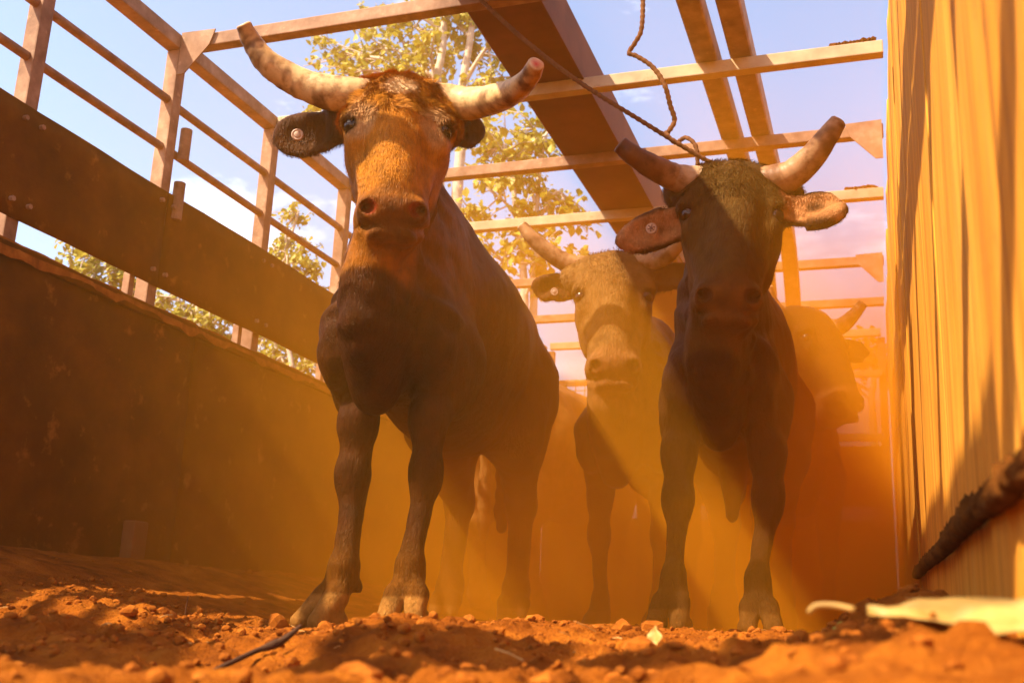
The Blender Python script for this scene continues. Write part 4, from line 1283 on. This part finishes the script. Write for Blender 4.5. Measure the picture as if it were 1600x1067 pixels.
o = leaf_obj('dry_leaf', 'large pale curled dry leaf on the soil at the foot of the board wall', (.056, .775, .072), .135, .021, R(-10), R(1), .003, M['dry_leaf'], .30, 1, roll=R(28))
Vt, Ft = tube_np(catmull([(-.075, .008, .004), (-.088, .010, .0065), (-.100, .012, .006), (-.106, .013, .001)], 5), [.0022] * 15 + [.0016], 7)
from_np('leaf_stalk', Vt, Ft, M['dry_leaf'], o)
leaf_obj('dry_leaf', 'small upright yellow leaf poking out of the dark mound in front of the black bull', (-.267, 1.33, sz(-.267, 1.33) + .014), .032, .009, R(70), R(-72), .002, M['dry_leaf'], .2, 4)
leaf_obj('dry_leaf', 'tiny green leaf on the soil left of the large dry leaf', (-.05, 1.28, sz(-.05, 1.28) + .006), .016, .005, R(30), R(-50), .001, M['leaf'], .2, 6)
Vt, Ft = tube_np(catmull([(0, 0, -.008), (.012, .035, .006), (.020, .07, .018), (.040, .10, .032), (.052, .125, .052)], 8), np.interp(np.linspace(0, 1, 33), [0, .55, .68, .8, 1], [.0030, .0034, .0062, .0045, .0022]), 9)
Vt = Vt + (.0012 * fbm(Vt * 90, 2, 3))[:, None]
o = from_np('stick', Vt, Ft, M['stick']); o.location = (-.77, 1.14, sz(-.77, 1.14) + .006); tag(o, 'dark broken stick slanting up from the soil at the front left', 'stick')
Vt, Ft = tube_np([(0, 0, -.01), (-.003, .0, .02), (-.002, .002, .045)], [.0016, .0014, .001], 6)
o = from_np('twig', Vt, Ft, M['rope']); o.location = (-1.345, 1.9, sz(-1.345, 1.9)); tag(o, 'thin upright twig standing in the soil left of the tall bull', 'twig')
sv = ico2 * np.array([.028, .02, .019]) * (1 + .22 * vnoise(ico2 * 1.6, 3)[:, None])
o = from_np('stone', sv, icf2, M['clod']); o.location = (-1.46, 1.99, sz(-1.46, 1.99) + .012); tag(o, 'sunlit orange stone alone on the shaded soil at the left', 'stone')


# ------------------------------------------------------------------ dust in the air
def volume_box(name, lo, hi, dens, col, label, aniso=0.0, absorb=None):
    bmx = box_bm([(a + b) / 2 for a, b in zip(lo, hi)], [b - a for a, b in zip(lo, hi)])
    m, n, l, b = new_mat(name)
    n.remove(b)
    v = n.new('ShaderNodeVolumePrincipled')
    v.inputs['Color'].default_value = (*col, 1)
    v.inputs['Density'].default_value = dens
    v.inputs['Anisotropy'].default_value = aniso
    if absorb: v.inputs['Absorption Color'].default_value = (*absorb, 1)
    l.new(v.outputs[0], n['Material Output'].inputs['Volume'])
    o = obj(name, bmx, m)
    return tag(o, label, name.replace('_', ' '), kind='stuff')


volume_box('haze', (-75, -71, -1.16), (75, 79, 9.5), 0.0035, (.95, .70, .40), 'thin pale dusty haze filling the whole yard')


def dust_cloud(lo, hi, col, label):
    """one closed cloud of drifting dust: denser low down, around the legs and towards the rear right"""
    bmx = box_bm([(a + b) / 2 for a, b in zip(lo, hi)], [b - a for a, b in zip(lo, hi)])
    m, n, l, b = new_mat('airborne_dust')
    n.remove(b)
    v = n.new('ShaderNodeVolumePrincipled')
    v.inputs['Color'].default_value = (*col, 1)
    sp = n.new('ShaderNodeSeparateXYZ'); l.new(pos(n), sp.inputs[0])

    def S(ax, a0, a1):
        r = n.new('ShaderNodeMapRange'); r.interpolation_type = 'SMOOTHSTEP'
        fl = a0 > a1
        r.inputs['From Min'].default_value = min(a0, a1); r.inputs['From Max'].default_value = max(a0, a1)
        r.inputs['To Min'].default_value = 1.0 if fl else 0.0; r.inputs['To Max'].default_value = 0.0 if fl else 1.0
        l.new(sp.outputs[ax], r.inputs['Value'])
        return r.outputs['Result']

    def mth(op, a_, b_):
        q = n.new('ShaderNodeMath'); q.operation = op
        for k_, w_ in enumerate((a_, b_)):
            if isinstance(w_, float): q.inputs[k_].default_value = w_
            else: l.new(w_, q.inputs[k_])
        return q.outputs[0]

    def term(d, *fs):
        o_ = None
        for f_ in fs: o_ = f_ if o_ is None else mth('MULTIPLY', o_, f_)
        return mth('MULTIPLY', o_, d)
    t1 = term(0.150, S('Z', 2.7, 0.5), S('Y', 1.3, 3.2), S('X', -3.8, -1.3))
    t2 = term(0.60, S('Z', 1.35, 0.1), S('Y', 2.2, 3.5), S('X', -3.0, -1.0))
    t3 = term(0.90, S('Z', 2.3, 0.7), S('Y', 2.9, 4.8), S('X', -2.2, 0.3))
    d = mth('ADD', mth('ADD', t1, t2), t3)
    nz_ = noise(n, l, pos(n), 2.0, 4, 0.6, (1.0, 0.8, 1.4), 0.6)
    d = mth('MULTIPLY', d, mth('MAXIMUM', mth('ADD', mth('MULTIPLY', nz_, 2.8), -0.4), 0.12))
    l.new(d, v.inputs['Density'])
    l.new(v.outputs[0], n['Material Output'].inputs['Volume'])
    o = obj('dust_cloud', bmx, m)
    return tag(o, label, 'dust cloud', kind='stuff')


dust_cloud((LX + .05, 1.3, -.12), (RX - .02, 7.8, 2.35), (.97, .39, .010), 'orange dust kicked up between the pen walls, thickest around the legs and at the rear right')
